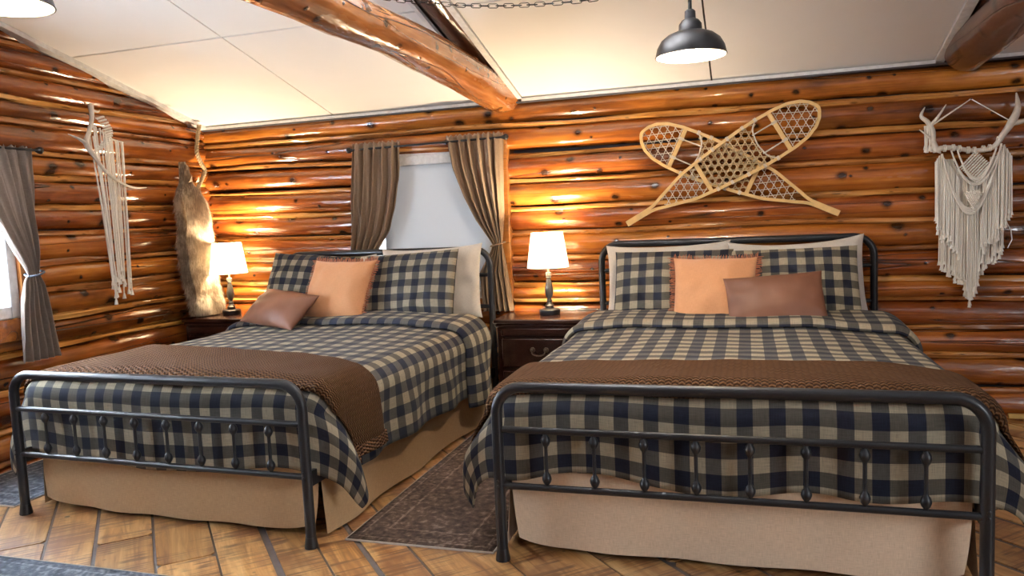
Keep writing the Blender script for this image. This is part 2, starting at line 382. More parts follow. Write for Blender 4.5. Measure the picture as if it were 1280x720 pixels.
def ceilz(y): return 2.01-.25*y if y > RIDGE else 2.01-.25*RIDGE+.25*(y-RIDGE)
wb = empty('wall_back', (0, 0, 0), kind='structure')
polesR = [-.01, .172, .356, .509, .683, .805, .980, 1.148, 1.308, 1.486, 1.655, 1.825]
WX0, WX1 = .70, 1.765
def bz(z, x): return z+max(0, (2.1-x))*.018*(min(1, z/.8))
def span(z0, z1):
    return [(-.72, WX0), (WX1, XR)] if (z1 > .74 and z0 < 1.70) else [(-.72, XR)]
lv = polesR+[2.0]
for i in range(len(lv)-1):
    z0, z1 = lv[i], lv[i+1]; top = i == len(lv)-2
    zc = (z0+z1)/2; rz_ = (z1-z0)/2-.008
    if top: rz_ -= .006; zc += .003
    for a, b in span(zc-.02, zc+.02):
        wall_log(wb, (a, .025, bz(zc, a)), (b, .025, bz(zc, b)), .082, rz_, M_LOG)
for z in polesR:
    for a, b in span(z, z):
        wall_log(wb, (a, -.016, bz(z, a)), (b, -.016, bz(z, b)), .022, .0165, M_POLE, 'chinking_pole', nseg=10, wob=.012, bow=.02, step=.07)
MB().box(-.8, .70, .11, .16, -.1, 2.3).box(1.765, XR, .11, .16, -.1, 2.3).box(.70, 1.765, .11, .16, -.1, .72).box(.70, 1.765, .11, .16, 1.74, 2.3).build('wall_backing', M_GAP, wb, False)
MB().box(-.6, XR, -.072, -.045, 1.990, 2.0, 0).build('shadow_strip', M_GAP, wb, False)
# left wall
wl = empty('wall_left', (0, 0, 0), kind='structure')
polesL = [.03, .21, .42, .620, .790, .957, 1.108, 1.289, 1.434, 1.598, 1.737, 1.910, 2.036, 2.18, 2.335, 2.49, 2.65, 2.80]
WY0, WY1 = -1.645, -2.80
WY2, WY3 = -3.3, -4.2
def lspan(z, ystart):
    if .83 < z < 1.70: return [(ystart, WY0), (WY1, WY2), (WY3, -6.2)]
    return [(ystart, -6.2)]
XL = -.645
for i in range(len(polesL)):
    z0 = polesL[i-1] if i else -.12; z1 = polesL[i]; zc = (z0+z1)/2; rz_ = (z1-z0)/2-.008
    ys = -.0 if zc < 2.0 else -(z0-2.01)/.25*.98
    if ys < -4.0: continue
    for a, b in lspan(zc, min(ys, -.0)):
        if b < a: wall_log(wl, (XL, a, zc), (XL, b, zc), .082, rz_, M_LOG)
    ys = 0 if z1 < 2.0 else -(z1-2.01)/.25*.97
    for a, b in lspan(z1, ys-.02):
        if b < a: wall_log(wl, (XL+.042, a, z1), (XL+.042, b, z1), .022, .0175, M_POLE, 'chinking_pole', nseg=10, wob=.012, bow=.02, step=.07)
MB().box(-.82, -.77, WY0, .16, -.1, 3.3).box(-.82, -.77, WY2, WY1, -.1, 3.3).box(-.82, -.77, YB, WY3, -.1, 3.3).box(-.82, -.77, WY3, WY2, -.1, .84).box(-.82, -.77, WY3, WY2, 1.78, 3.3).box(-.82, -.77, WY1, WY0, -.1, .84).box(-.82, -.77, WY1, WY0, 1.78, 3.3).build('wall_backing', M_GAP, wl, False)
MB().box(-.66, -.60, YB, -6.2, 0, 2.9).build('wall_board', M_LOG, wl, False)
wr = empty('wall_right', kind='structure')
for i in range(15):
    z = .09+.18*i
    for a, b in ([(0, -3.9), (-5.3, YB)] if .95 < z < 2.0 else [(0, YB)]): wall_log(wr, (XR+.03, a, z), (XR+.03, b, z), .085, .094, M_LOG, step=.4)
wf = empty('wall_front', kind='structure')
for i in range(12):
    z = .09+.18*i
    for a, b in ([(-.7, XR)]):
        wall_log(wf, (a, YB-.03, z), (b, YB-.03, z), .085, .094, M_LOG, step=.4)
# ceiling
ce = empty('ceiling', kind='structure')
def cslab(x0, x1, y0, y1, mat, name, d0=0.0, d1=.02, parent=ce):
    m = MB(); vs = []
    for x in (x0, x1):
        for y in (y0, y1):
            for d in (d0, d1): vs.append((x, y, ceilz(y)+d))
    m.add(vs, [(0, 1, 3, 2), (4, 6, 7, 5), (0, 4, 5, 1), (2, 3, 7, 6), (0, 2, 6, 4), (1, 5, 7, 3)])
    return m.build(name, mat, parent, False)
ysp = [-.03, -1.21, -2.43, -3.3, RIDGE]
for x0, x1 in ((-.60, .53), (.53, 1.705), (1.905, 3.09), (3.09, 4.285), (4.53, 5.5), (5.5, XR)):
    for a, b in zip(ysp, ysp[1:]): cslab(x0+.005, x1-.005, b+.007, a-.007, M_WHITE, 'ceiling_panel')
cslab(-.9, XR+.1, RIDGE, .16, M_GAP, 'ceiling_backing', .025, .06)
cslab(-.9, XR+.1, YB-.1, RIDGE, M_WHITE, 'ceiling_backing', .0, .06)
for x0, x1 in ((-.60, 1.70), (1.905, 4.285), (4.53, XR)):
    m = MB(); m.box(x0, x1, -.075, -.02, 1.999, 2.018); m.build('ceiling_batten', M_TRIMW, ce, False)
for x0, x1 in ((4.285, 4.335), (1.868, 1.905), (-.62, -.60), (4.505, 4.53), (1.70, 1.722)):
    cslab(x0, x1, RIDGE, -.03, M_TRIMW, 'ceiling_batten', -.012, .01)
cslab(-.62, -.525, RIDGE, -.03, M_TRIMW, 'ceiling_batten', -.028, .012)
def rafter(x, label, w_):
    o = empty('rafter', (x, 0, 0), label=label, cat='rafter')
    r = wall_log(o, (0, -.02, 2.055), (0, RIDGE, 2.055-.25*RIDGE), w_, .055, M_DARKBEAM, 'rafter_log', wob=.008)
    return r.parent
rafter(1.795, 'dark brown rafter set between ceiling panels above the light log beam', .075)
rafter(4.42, 'dark brown rafter in the ceiling gap at upper right corner', .085)
def beam(x, label, dark=False):
    o = empty('tie_beam', (x, 0, 0), label=label, cat='beam', group=None)
    pts = [(0.02, -.02, 2.05), (.0, -.12, 2.045), (-.005, -.3, 2.05), (0, -.7, 2.07), (-.01, -1.2, 2.09), (.0, -1.8, 2.09), (0.01, -2.4, 2.07), (.0, -3.2, 2.07), (0, -6.0, 2.08)]
    pts = smoothpath(pts, 6); n = len(pts); nseg = 20; vs = []; fs = []
    for i, p in enumerate(pts):
        y = -p.y; R0 = interp([(0, .10), (.1, .112), (.5, .116), (1.2, .104), (2.4, .086), (6, .09)], y)
        if i == 0: R0 = .055
        if i == 1: R0 = .085
        for j in range(nseg):
            a = 2*PI*j/nseg; ca, sa = math.cos(a), math.sin(a)
            d = .011*nz(y*1.7, ca*1.2, sa*1.2, s=int(x*9))+.004*nz(y*7, ca*3, sa*3, s=3)
            vs.append((-p.y, p.x+(R0+d)*ca, p.z-2.06+(R0+d)*sa))
    for i in range(n-1):
        for j in range(nseg): fs.append((i*nseg+j, (i+1)*nseg+j, (i+1)*nseg+(j+1) % nseg, i*nseg+(j+1) % nseg))
    fs += [tuple(range(nseg)), tuple((n-1)*nseg+k for k in range(nseg))[::-1]]
    sp_ = MB(); ln = []
    for i in range(2, n-1):
        p = pts[i]; y = -p.y; R0 = interp([(0, .10), (.1, .112), (.5, .116), (1.2, .104), (2.4, .086), (6, .09)], y); a = .30+.22*math.sin(y*2.1)+.25*nz(y*2.3, s=4)
        ca, sa = math.cos(a), math.sin(a); d = .011*nz(y*1.7, ca*1.2, sa*1.2, s=int(x*9))+.004*nz(y*7, ca*3, sa*3, s=3)
        ln.append((p.x+(R0+d)*ca, p.y, p.z+(R0+d)*sa))
    if not dark: sp_.tube(ln, .0026, 5).build('drying_split', M_DARKBEAM, o)
    m = MB(); m.add(vs, fs); b = m.build('beam_log', M_DARKBEAM if dark else M_BEAM, o); b.rotation_euler = (0, 0, -PI/2); b.location = (0, 0, 2.06)
    return o
beam(1.77, 'varnished peeled log beam running from the back wall over the left bed')
bm2 = beam(4.43, 'dark peeled log beam at upper right corner above the antler hanging', True)
# floor
fl = empty('floor', kind='structure')
MB().box(-.8, XR+.1, YB-.1, .15, -.08, -.005).build('floor_base', M_GROUT, fl, False)
def clip(poly, a, b, c):   # keep a*x+b*y<=c
    out = []
    for i in range(len(poly)):
        p, q = poly[i-1], poly[i]; dp = a*p[0]+b*p[1]-c; dq = a*q[0]+b*q[1]-c
        if (dp <= 0) != (dq <= 0):
            t = dp/(dp-dq); out.append((p[0]+(q[0]-p[0])*t, p[1]+(q[1]-p[1])*t))
        if dq <= 0: out.append(q)
    return out
prn = random.Random(4)
seams = [-1.597, -1.392, -1.206, -.993, -.779, -.59, -.42, -.276, -.11, .168, .456]
while seams[0] > -4.2: seams.insert(0, seams[0]-prn.uniform(.17, .23))
while seams[-1] < 4.2: seams.append(seams[-1]+prn.uniform(.17, .25))
dv = Vector((math.cos(math.radians(133.5)), math.sin(math.radians(133.5)))); nv_ = Vector((dv.y, -dv.x))
for a, b in zip(seams, seams[1:]):
    u = -7.5-prn.uniform(0, 2)
    ga = prn.choice((.005, .006, .018)); gb = prn.choice((.004, .006, .010))
    a2, b2 = a+ga, b-gb
    while u < 4:
        L = prn.uniform(1.1, 2.2); u1 = u+L-.008; c = .018
        pl = [(u+c, a2), (u1-c, a2), (u1, a2+c), (u1, b2-c), (u1-c, b2), (u+c, b2), (u, b2-c), (u, a2+c)]
        W_ = [(dv.x*p+nv_.x*q, dv.y*p+nv_.y*q) for p, q in pl]
        for k in ((-1, 0, .585), (1, 0, XR-.05), (0, 1, -.03), (0, -1, 5.2)):
            if W_: W_ = clip(W_, *k)
        if len(W_) >= 3:
            cx = sum(p[0] for p in W_)/len(W_); cy = sum(p[1] for p in W_)/len(W_); ang = math.atan2(dv.y, dv.x)
            loc_ = [((p[0]-cx)*math.cos(-ang)-(p[1]-cy)*math.sin(-ang), (p[0]-cx)*math.sin(-ang)+(p[1]-cy)*math.cos(-ang)) for p in W_]
            area_ = sum(loc_[i-1][0]*loc_[i][1]-loc_[i][0]*loc_[i-1][1] for i in range(len(loc_)))
            if area_ < 0: loc_ = loc_[::-1]
            if abs(area_) > .01:
                n = len(loc_); m = MB()
                m.add([(x, y, -.005) for x, y in loc_]+[(x, y, 0) for x, y in loc_], [tuple(range(n))[::-1], tuple(range(n, 2*n))]+[(i, (i+1) % n, n+(i+1) % n, n+i) for i in range(n)])
                o = m.build('plank', M_PLANK, fl, False); o.location = (cx, cy, 0); o.rotation_euler = (0, 0, ang)
        u += L
# back window
wn = empty('window_1', kind='structure')
m = MB(); m.box(1.705, 1.79, -.075, .10, .655, 1.80, .004); m.build('window_casing', M_CASING, wn)
m = MB(); m.box(.665, .745, -.075, .10, .655, 1.78, .004); m.build('window_casing', M_CASING, wn)
m = MB(); m.box(.745, 1.705, -.05, .10, 1.735, 1.80, .004); m.build('window_casing', M_CASING, wn)
m = MB(); m.box(.665, 1.79, -.06, .10, .645, .715, .004); m.build('window_sill', M_CASING, wn)
m = MB(); m.box(.745, .80, -.03, .05, .715, 1.735).box(1.65, 1.705, -.03, .05, .715, 1.735).box(.80, 1.65, -.03, .05, 1.655, 1.735).box(.80, 1.65, -.03, .05, .715, .775); m.build('window_frame', M_TRIMW, wn, False)
MB().box(.80, 1.65, .05, .056, .77, 1.66).build('pane', M_GLASS, wn, False)
# left window
wn2 = empty('window_2', kind='structure')
m = MB(); m.box(-.72, -.535, WY0-.03, WY0, .70, 1.735, .004).box(-.72, -.535, WY1, WY1+.05, .70, 1.735, .004); m.build('window_casing', M_CASING, wn2)
m = MB(); m.box(-.72, -.535, WY1+.05, WY0-.03, .70, .825, .004).box(-.72, -.535, WY1+.05, WY0-.03, 1.72, 1.735, .004); m.build('window_sill', M_LOG, wn2)
m = MB(); m.box(-.66, -.56, WY0-.085, WY0-.03, .825, 1.72, .004).box(-.66, -.56, WY1+.05, WY1+.105, .825, 1.72, .004).box(-.66, -.56, WY1+.1, WY0-.085, .825, .89, .004).box(-.66, -.56, WY1+.1, WY0-.085, 1.66, 1.72, .004); m.build('window_frame', M_TRIMW, wn2)
MB().box(-.63, -.624, WY1+.1, WY0-.083, .88, 1.71).build('pane', M_GLASS, wn2, False)
wn3 = empty('added_window', kind='structure')  # added window outside the view, frames the extra front-left daylight
m = MB(); m.box(-.70, -.55, WY2-.06, WY2, .84, 1.78, .004).box(-.70, -.55, WY3, WY3+.06, .84, 1.78, .004).box(-.70, -.55, WY3, WY2, .80, .87, .004).box(-.70, -.55, WY3, WY2, 1.74, 1.79, .004); m.build('window_frame', M_TRIMW, wn3)
# ------------------------------------------------------------------ BEDS
HF, HM, HL, HH, H2, H3 = .6484, .4922, .2834, 1.0626, .8987, .6949
def bed(x, y, rot, W, L, label):
    o = empty('metal_bed', (x, y, 0), rot, label=label, cat='bed')
    foot = fillet([(0, 0, .03), (0, 0, HF), (W, 0, HF), (W, 0, .03)], .095)
    MB().tube(foot, .0205, 14).build('footboard_frame', M_METAL, o)
    head = fillet([(0, L, .03), (0, L, HH), (W, L, HH), (W, L, .03)], .105)
    MB().tube(head, .0205, 14).build('headboard_frame', M_METAL, o)
    for yy, zz in ((0, HM), (0, HL), (L, H2), (L, H3)):
        MB().tube([(.012, yy, zz), (W-.012, yy, zz)], .0125, 12).build('rail', M_METAL, o)
    for yy, za, zb in ((0, HL, HM), (L, H3, H2)):
        for k in range(8):
            xx = W*(k+1)/9+.006; h = zb-za
            pr_ = [(.006, .008), (.008, .014), (.014, .022), (.0175, .032), (.0175, .038), (.013, .050), (.008, .056), (.0065, .062)]
            prof = pr_+[(r, h-z) for r, z in pr_[::-1]]
            s = MB().lathe(prof, 10, (0, 0, 0)).build('spindle', M_METAL, o); s.location = (xx, yy, za)
    for px, py in ((0, 0), (W, 0), (0, L), (W, L)):
        f = MB().lathe([(.027, 0), (.0275, .006), (.0225, .035), (.0215, .045)], 14).build('foot_cap', M_BLACK, o); f.location = (px, py, 0.001)
        for zz in (.285, .305) if py == 0 else ():
            b = MB().lathe([(.005, 0), (.005, .003), (.002, .005)], 8).build('bolt', M_BLACK, o); b.rotation_euler = (PI/2, 0, 0); b.location = (px, -.0195, zz)
    for px in (0.0, W):
        MB().box(px-.008, px+.008, .015, L-.015, .24, .30).build('side_rail', M_BLACK, o, False)
    for k in range(5):
        MB().box(.01, W-.01, .3+k*.38, .33+k*.38, .255, .28).build('slat', M_BLACK, o, False)
    return o
BL = dict(x=.1088, y=-2.307, r=-.0351, W=1.525, L=2.10)
BR = dict(x=2.4054, y=-2.3095, r=0.0, W=1.56, L=2.17)
bed(BL['x'], BL['y'], BL['r'], BL['W'], BL['L'], 'charcoal metal spindle bed on the left, in front of the curtained window')
bed(BR['x'], BR['y'], BR['r'], BR['W'], BR['L'], 'charcoal metal spindle bed on the right, below the crossed snowshoes')
def place(o, B): o.location = (B['x'], B['y'], 0); o.rotation_euler = (0, 0, B['r']); return o
def mattress(B, lab1, lab2):
    W, L = B['W'], B['L']
    m = MB(); m.box(.005, W+.0, .10, L-.03, .30, .600, .05); o = m.build('mattress', M_SHEET, label=lab1, cat='mattress'); place(o, B)
mattress(BL, 'white sheeted mattress showing at the pillow corner of the left bed', '')
mattress(BR, 'white sheeted mattress under the checked duvet of the right bed', '')
def skirt(B, mat, label, sd):
    W, L = B['W'], B['L']; o = empty('bed_skirt', (B['x'], B['y'], 0), B['r'], label=label, cat='bed skirt')
    def front(u, v):   # u along x, v up
        x = .015+u*(W-.03); bot = .02+.035*(abs(2*u-1)**8)+.008*nz(u*3, s=sd); z = bot+(.31-bot)*v
        k = 1-v; return Vector((x+(.5-u)*.05*k**2*abs(2*u-1)**5, .10-.012*k-.010*k*nz(u*9, v, s=sd)-.006*k*math.sin(u*23+sd), z))
    grid('front_panel', front, rng(0, 1, 70), rng(0, 1, 8), mat, o, uvf=lambda u, v: (u*W, v*.3))
    def side(sgn):
        def f(u, v):
            y = .105+u*(L-.2); k = 1-v; bot = .012+.01*nz(u*5, s=sd+2); z = bot+(.31-bot)*v
            x = (W-.01 if sgn > 0 else .01)+sgn*(.02*k+.022*k*nz(u*7, v*.6, s=sd+sgn)+.010*k*math.sin(u*17))
            return Vector((x, y, z))
        return f
    for sgn in (-1, 1):
        us = rng(0, 1, 80) if sgn > 0 else rng(0, 1, 80)[::-1]
        grid('side_panel', side(sgn), us, rng(0, 1, 8), mat, o, uvf=lambda u, v: (u*L, v*.3))
skirt(BL, M_BURLAP_SHADED, 'shade-darkened tan linen bed skirt hanging to the floor under the left bed', 1)
skirt(BR, M_BURLAP, 'pale linen bed skirt hanging to the floor under the right bed', 2)
def drape(B, zt=.625, R=.105, seed=0, bul=.46, crown=.02, lift=None):
    W = B['W']; hx0, hx1, y0 = .035, W-.035, .155
    def f(s, t, off=0):
        ds = 0; sg = 0; xc = s; yc = t
        if s < hx0: ds = hx0-s; sg = -1; xc = hx0
        elif s > hx1: ds = s-hx1; sg = 1; xc = hx1
        dt = 0
        if t < y0: dt = y0-t; yc = y0
        r = (ds**2.1+dt**2.1)**(1/2.1); r = r if r < .46 else .46+.115*math.tanh((r-.46)/.115)
        # crown of the top
        cz = crown*(1-abs(2*(xc-hx0)/(hx1-hx0)-1)**3)
        wr = .010*nz(s*2.2, t*2.2, s=seed)+.005*nz(s*7, t*5, s=seed+1)
        if lift: cz += lift(s, t)
        if r < 1e-9: return Vector((xc, yc, zt+cz+off+wr))
        hy = math.hypot(ds, dt); ca, sa = ds/hy, dt/hy; q = R*PI/2; th = min(r, q)/R; Re = R+off
        h = Re*math.sin(th); z = zt+cz*max(0, 1-r/q)-R+Re*math.cos(th)+wr*(1-min(1, r/q)); ext = max(0, r-q)
        z -= ext*.985
        k = min(1, ext/.15)
        h += ext*.05*ca+k*ca*(.016*math.sin(t*15+seed)+.014*nz(t*6, ext*3, s=seed+4))
        h += k*sa*(.007*math.sin(s*9+seed+2*nz(s*2, s=seed))+.012*nz(s*5, ext*2, s=seed+5))
        s2 = 2*ca*sa
        x = xc+sg*(h*ca+bul*s2**.65*.30*math.tanh(ext/.16)*ca**.3*(1+.25*nz(ext*5, ca*3, s=seed)) if ca > 0 else 0)
        y = yc-h*sa+ (0.10*s2*min(ext, .2))
        y = max(y, .047-off*.3) if abs(x-W/2) < W/2+.05 else y
        return Vector((x, y, z))
    return f
def duvet(B, label, seed, sL, sR, tF, tH, lift):
    W = B['W']; f = drape(B, seed=seed, lift=lift)
    ex = .095
    o = grid('checked_duvet', lambda s, t: f(s, t if t > .15 else .15+(t-.15)*(1+.22*nz(s*2.6, s=seed+8)*max(0, min(1, (min(s, W-s)+.1)/.2)))), rng(-sL, W+sR, 130), rng(-tF, tH, 112), M_CHECK, uvf=lambda s, t: (s+.03*0, t), thick=.008, label=label, cat='duvet')
    place(o, B); return o, f
lift = lambda s, t: .018*max(0, min(1, (t-1.25)/.4))
dL, fL = duvet(BL, 'dark green and navy checked flannel duvet on the left bed', 3, .40, .40, .262, 1.74, lift)
dR, fR = duvet(BR, 'dark green and navy checked flannel duvet on the right bed', 8, .40, .40, .232, 1.74, lift)
def fold(B, f, parent, sL, sR, t0, t1, seed):
    W = B['W']
    def g(s, t):
        a = (t-t0)/(t1-t0); tt = t0+a*(t1-t0)+.03*nz(s*2.5, s=seed)+.02*math.sin(s*3+seed)
        lip = .045; off = .032*math.sqrt(max(0, 1-max(0, (lip-(t-t0))/lip)**2)) + .006
        off *= 1+.25*nz(s*4, t*4, s=seed)
        return f(s, tt, off)
    ts = [t0+(t1-t0)*(i/24)**1.6 for i in range(25)]
    o = grid('folded_edge', g, rng(-sL, W+sR, 120), ts, M_CHECK, parent, uvf=lambda s, t: (s+.02, 1.3-t), thick=.006); return o
fold(BL, fL, dL, .34, .46, 1.47, 1.78, 5)
fold(BR, fR, dR, .30, .30, 1.40, 1.80, 2)
def throw(B, f, label, sL, sR, tF, tb, seed):
    W = B['W']
    def g(s, a):
        t1 = tb(s)+.012*nz(s*3, s=seed); t0 = -tF+.02*nz(s*2.3, s=seed+1)
        t = t0+(t1-t0)*a
        e = min(a, 1-a); off = .013+.011*min(1, e/.04)+.004*nz(s*6, t*6, s=seed)
        return f(s, t, off)
    o = grid('knit_throw', g, rng(-sL, W+sR, 170), rng(0, 1, 50), M_KNIT, uvf=lambda s, a: (s, a*(tb(W/2)+tF)), thick=.012, label=label, cat='blanket'); place(o, B)
    def hem(side):
        def h(a, b):
            s = (W+sR-.002+b*.045) if side > 0 else (-sL+.002-b*.045)
            p = g(s, a); p.z -= 0; k = .003*math.sin(a*150); p.x += side*(k+.006*b); return p
        return h
    for sd in (-1, 1):
        ga = grid('ribbed_hem', hem(sd), rng(0, 1, 240)[::sd], rng(0, 1, 5), M_KNIT, o, uvf=lambda a, b: (a*.5, b*.05), thick=.010)
    return o
throw(BL, fL, 'chocolate brown knit throw across the foot of the left bed', .28, .30, -.075, lambda s: interp([(-.3, .86), (0, .80), (.6, .66), (1.2, .56), (1.55, .45), (2.0, .44)], s), 4)
throw(BR, fR, 'chocolate brown knit throw across the foot of the right bed', .34, .34, -.075, lambda s: interp([(-.3, .42), (0, .47), (.8, .49), (1.56, .46), (2.0, .42)], s), 9)
# ------------------------------------------------------------------ PILLOWS
def pillow(name, w_, h_, t_, mat, seed, corner=.05, wk=1, uvo=(0, 0), sag=.0, n=30, **k):
    def face(sg):
        def f(u, v):
            U = 1-abs(u)**2.2; V = 1-abs(v)**2.2; b = (max(0, U)*max(0, V))**.50
            x = u*w_/2*(1-corner*(1-abs(v)**3)*.9*abs(u)**2); z = v*h_/2*(1-corner*1.1*(1-abs(u)**3)*abs(v)**2)
            z -= sag*(1-abs(u)**2)*max(0, v)*h_*.5
            e = min(1-abs(u), 1-abs(v)); wr = (.014*nz(u*2.6, v*2.6, s=seed)+.009*nz(u*7, v*2.5, s=seed+1))*min(1, e*5)*wk
            rad = .008*math.sin(math.atan2(v, u)*9+seed)*max(0, max(abs(u), abs(v))-.45)*min(1, e*8)
            return Vector((x, sg*(t_/2*b+wr+rad), z))
        return f
    us = [math.sin(a) for a in rng(-PI/2, PI/2, n)]
    V = []; F = []; uv = []
    for sg in (-1, 1):
        f = face(sg); base = len(V)
        for v in us:
            for u in us: V.append(f(u, v)); uv.append((u*w_/2*1.13+uvo[0], v*h_/2*1.13+uvo[1]))
        for j in range(n-1):
            for i in range(n-1):
                q = (base+j*n+i, base+j*n+i+1, base+(j+1)*n+i+1, base+(j+1)*n+i); F.append(q if sg < 0 else q[::-1])
    me = bpy.data.meshes.new(name); me.from_pydata([tuple(p) for p in V], [], F); L_ = me.uv_layers.new(name='UVMap')
    for l in me.loops: L_.data[l.index].uv = uv[l.vertex_index]
    me.polygons.foreach_set('use_smooth', [True]*len(me.polygons)); me.materials.append(mat)
    return link(bpy.data.objects.new(name, me), **k)
def pose(o, loc, tilt, roll=0, yaw=0):
    o.matrix_world = Matrix.Translation(loc) @ Matrix.Rotation(math.radians(yaw), 4, 'Z') @ Matrix.Rotation(-math.radians(tilt), 4, 'X') @ Matrix.Rotation(math.radians(roll), 4, 'Y'); return o
# right bed
pose(pillow('bed_pillow', .74, .46, .13, M_BEIGE, 1, .06, wk=1.7, sag=.04, label='oatmeal pillow at the left of the right bed, against the headboard', cat='pillow'), (2.82, -.25, .84), 14, -1)
pose(pillow('bed_pillow', .74, .47, .13, M_BEIGE, 2, .06, wk=1.7, sag=.10, label='oatmeal pillow at the right of the right bed, under the headboard rail', cat='pillow'), (3.545, -.25, .84), 12, -2)
pose(pillow('checked_sham', .68, .44, .14, M_CHECK, 3, .03, uvo=(.01, .02), label='checked pillow sham left on the right bed, partly behind the apricot cushion', cat='pillow'), (2.865, -.42, .825), 26, 0)
pose(pillow('checked_sham', .68, .44, .14, M_CHECK, 4, .03, uvo=(.03, .05), label='checked pillow sham right on the right bed, behind the leather cushion', cat='pillow'), (3.52, -.42, .82), 26, -1)
def fringed(loc, tilt, roll, yaw, label, seed):
    w_ = .46; o = pillow('fringed_cushion', w_, w_, .19, M_PEACH, seed, .08, label=label, cat='cushion')
    m = MB(); r = random.Random(seed)
    for side in range(4):
        for i in range(95):
            a = -1+2*(i+.5)/95; e = w_/2*(1-.08*.95*(1-abs(a)**3)); b = a*w_/2
            L_ = r.uniform(.018, .036); j = r.uniform(-.010, .010); y = r.uniform(-.004, .004)
            p = [(b, e-.004), (b+.0035, e-.004), (b+j+.002, e+L_), (b+j, e+L_)]
            q = [(x, z) if side == 0 else (x, -z) if side == 1 else (z, x) if side == 2 else (-z, x) for x, z in p]
            m.add([(x, y, z) for x, z in q]+[(x, y+.003, z) for x, z in q], [(0, 1, 2, 3), (7, 6, 5, 4), (0, 4, 5, 1), (2, 6, 7, 3)])
    m.build('fringe', M_FRINGE, o, False, kind='stuff', label='rust coloured fringe')
    return pose(o, loc, tilt, roll, yaw)
fringed((3.105, -.56, .795), 36, 1, 2, 'apricot square cushion with rust fringe on the right bed', 11)
fringed((.79, -.60, .83), 30, 1, -4, 'apricot square cushion with rust fringe on the left bed', 12)
pose(pillow('leather_cushion', .50, .30, .13, M_LEATHER, 13, .05, wk=.45, label='brown leather lumbar cushion leaning on the right bed', cat='cushion'), (3.415, -.70, .765), 30, -4, 3)
pose(pillow('leather_cushion', .50, .29, .14, M_LEATHER, 14, .06, wk=.5, label='small brown leather cushion lying tilted on the left bed', cat='cushion'), (.49, -.80, .755), 50, 6, -14)
# left bed
pose(pillow('bed_pillow', .72, .48, .14, M_CREAM, 5, .07, wk=1.7, sag=.02, label='cream pillow standing at the right of the left bed headboard', cat='pillow'), (1.315, -.32, .86), 12, -2, -2)
pose(pillow('bed_pillow', .70, .46, .14, M_CREAM, 6, .04, sag=.08, label='cream pillow mostly hidden behind the left checked sham of left bed', cat='pillow'), (.56, -.30, .83), 12, 0, -2)
pose(pillow('checked_sham', .68, .46, .14, M_CHECK, 7, .03, uvo=(.02, .01), label='checked pillow sham at the far left of the left bed', cat='pillow'), (.50, -.46, .855), 24, 4, -2)
pose(pillow('checked_sham', .66, .45, .14, M_CHECK, 8, .03, uvo=(.045, .03), label='checked pillow sham between apricot cushion and cream pillow on left bed', cat='pillow'), (1.22, -.46, .855), 24, -3, -3)
# ------------------------------------------------------------------ NIGHTSTANDS
def nightstand(x0, x1, zt, label):
    W = x1-x0; D = .43; o = empty('nightstand', (x0, -.50, 0), label=label, cat='nightstand')
    m = MB(); m.box(0, W, 0, D, zt-.028, zt, .007); m.build('top', M_CHERRY, o)
    m = MB(); m.box(.02, W-.02, .02, D-.01, .10, zt-.028, .004).box(.01, W-.01, .01, D-.005, zt-.05, zt-.028, .006).box(.012, W-.012, .012, D-.008, .06, .12, .006)
    m.build('carcass', M_CHERRY, o)
    for k in ((.02, .02), (W-.07, .02), (.02, D-.06), (W-.07, D-.06)):
        MB().box(k[0], k[0]+.05, k[1], k[1]+.05, 0, .07, .006).build('foot', M_CHERRY, o)
    zs = [(.125, .325), (.345, zt-.115)]
    MB().box(.045, W-.045, .010, .03, zt-.105, zt-.055, .005).build('frieze_panel', M_CHERRY, o)
    for za, zb in zs:
        d = MB().box(.05, W-.05, .004, .03, za, zb, .008).build('drawer', M_CHERRY, o)
        zc = (za+zb)/2+.02; xc = W/2
        m = MB()
        for sx in (-1, 1): m.lathe([(.016, 0), (.016, .004), (.007, .008), (.006, .02)], 12)
        pm = MB()
        for sx in (-1, 1):
            b = [Vector((xc+sx*.042+.016*math.cos(a), .004, zc+.016*math.sin(a))) for a in rng(0, 2*PI, 13)[:-1]]
            pm.add(b+[v+Vector((0, -.006, 0)) for v in b]+[Vector((xc+sx*.042, -.010, zc))], [(i, (i+1) % 12, 12+(i+1) % 12, 12+i) for i in range(12)]+[(12+i, 12+(i+1) % 12, 24) for i in range(12)])
            pm.tube([(xc+sx*.042, 0, zc), (xc+sx*.042, -.022, zc)], .005, 8)
        pm.tube(smoothpath([(xc-.042, -.018, zc), (xc-.036, -.022, zc-.022), (xc, -.024, zc-.032), (xc+.036, -.022, zc-.022), (xc+.042, -.018, zc)], 5), .004, 8)
        pm.build('bail_handle', M_BRASSY, d)
    return o
nightstand(1.785, 2.365, .640, 'dark cherry nightstand with bail handles standing between the two beds')
nightstand(-.52, .06, .650, 'dark cherry nightstand in the corner left of the left bed')
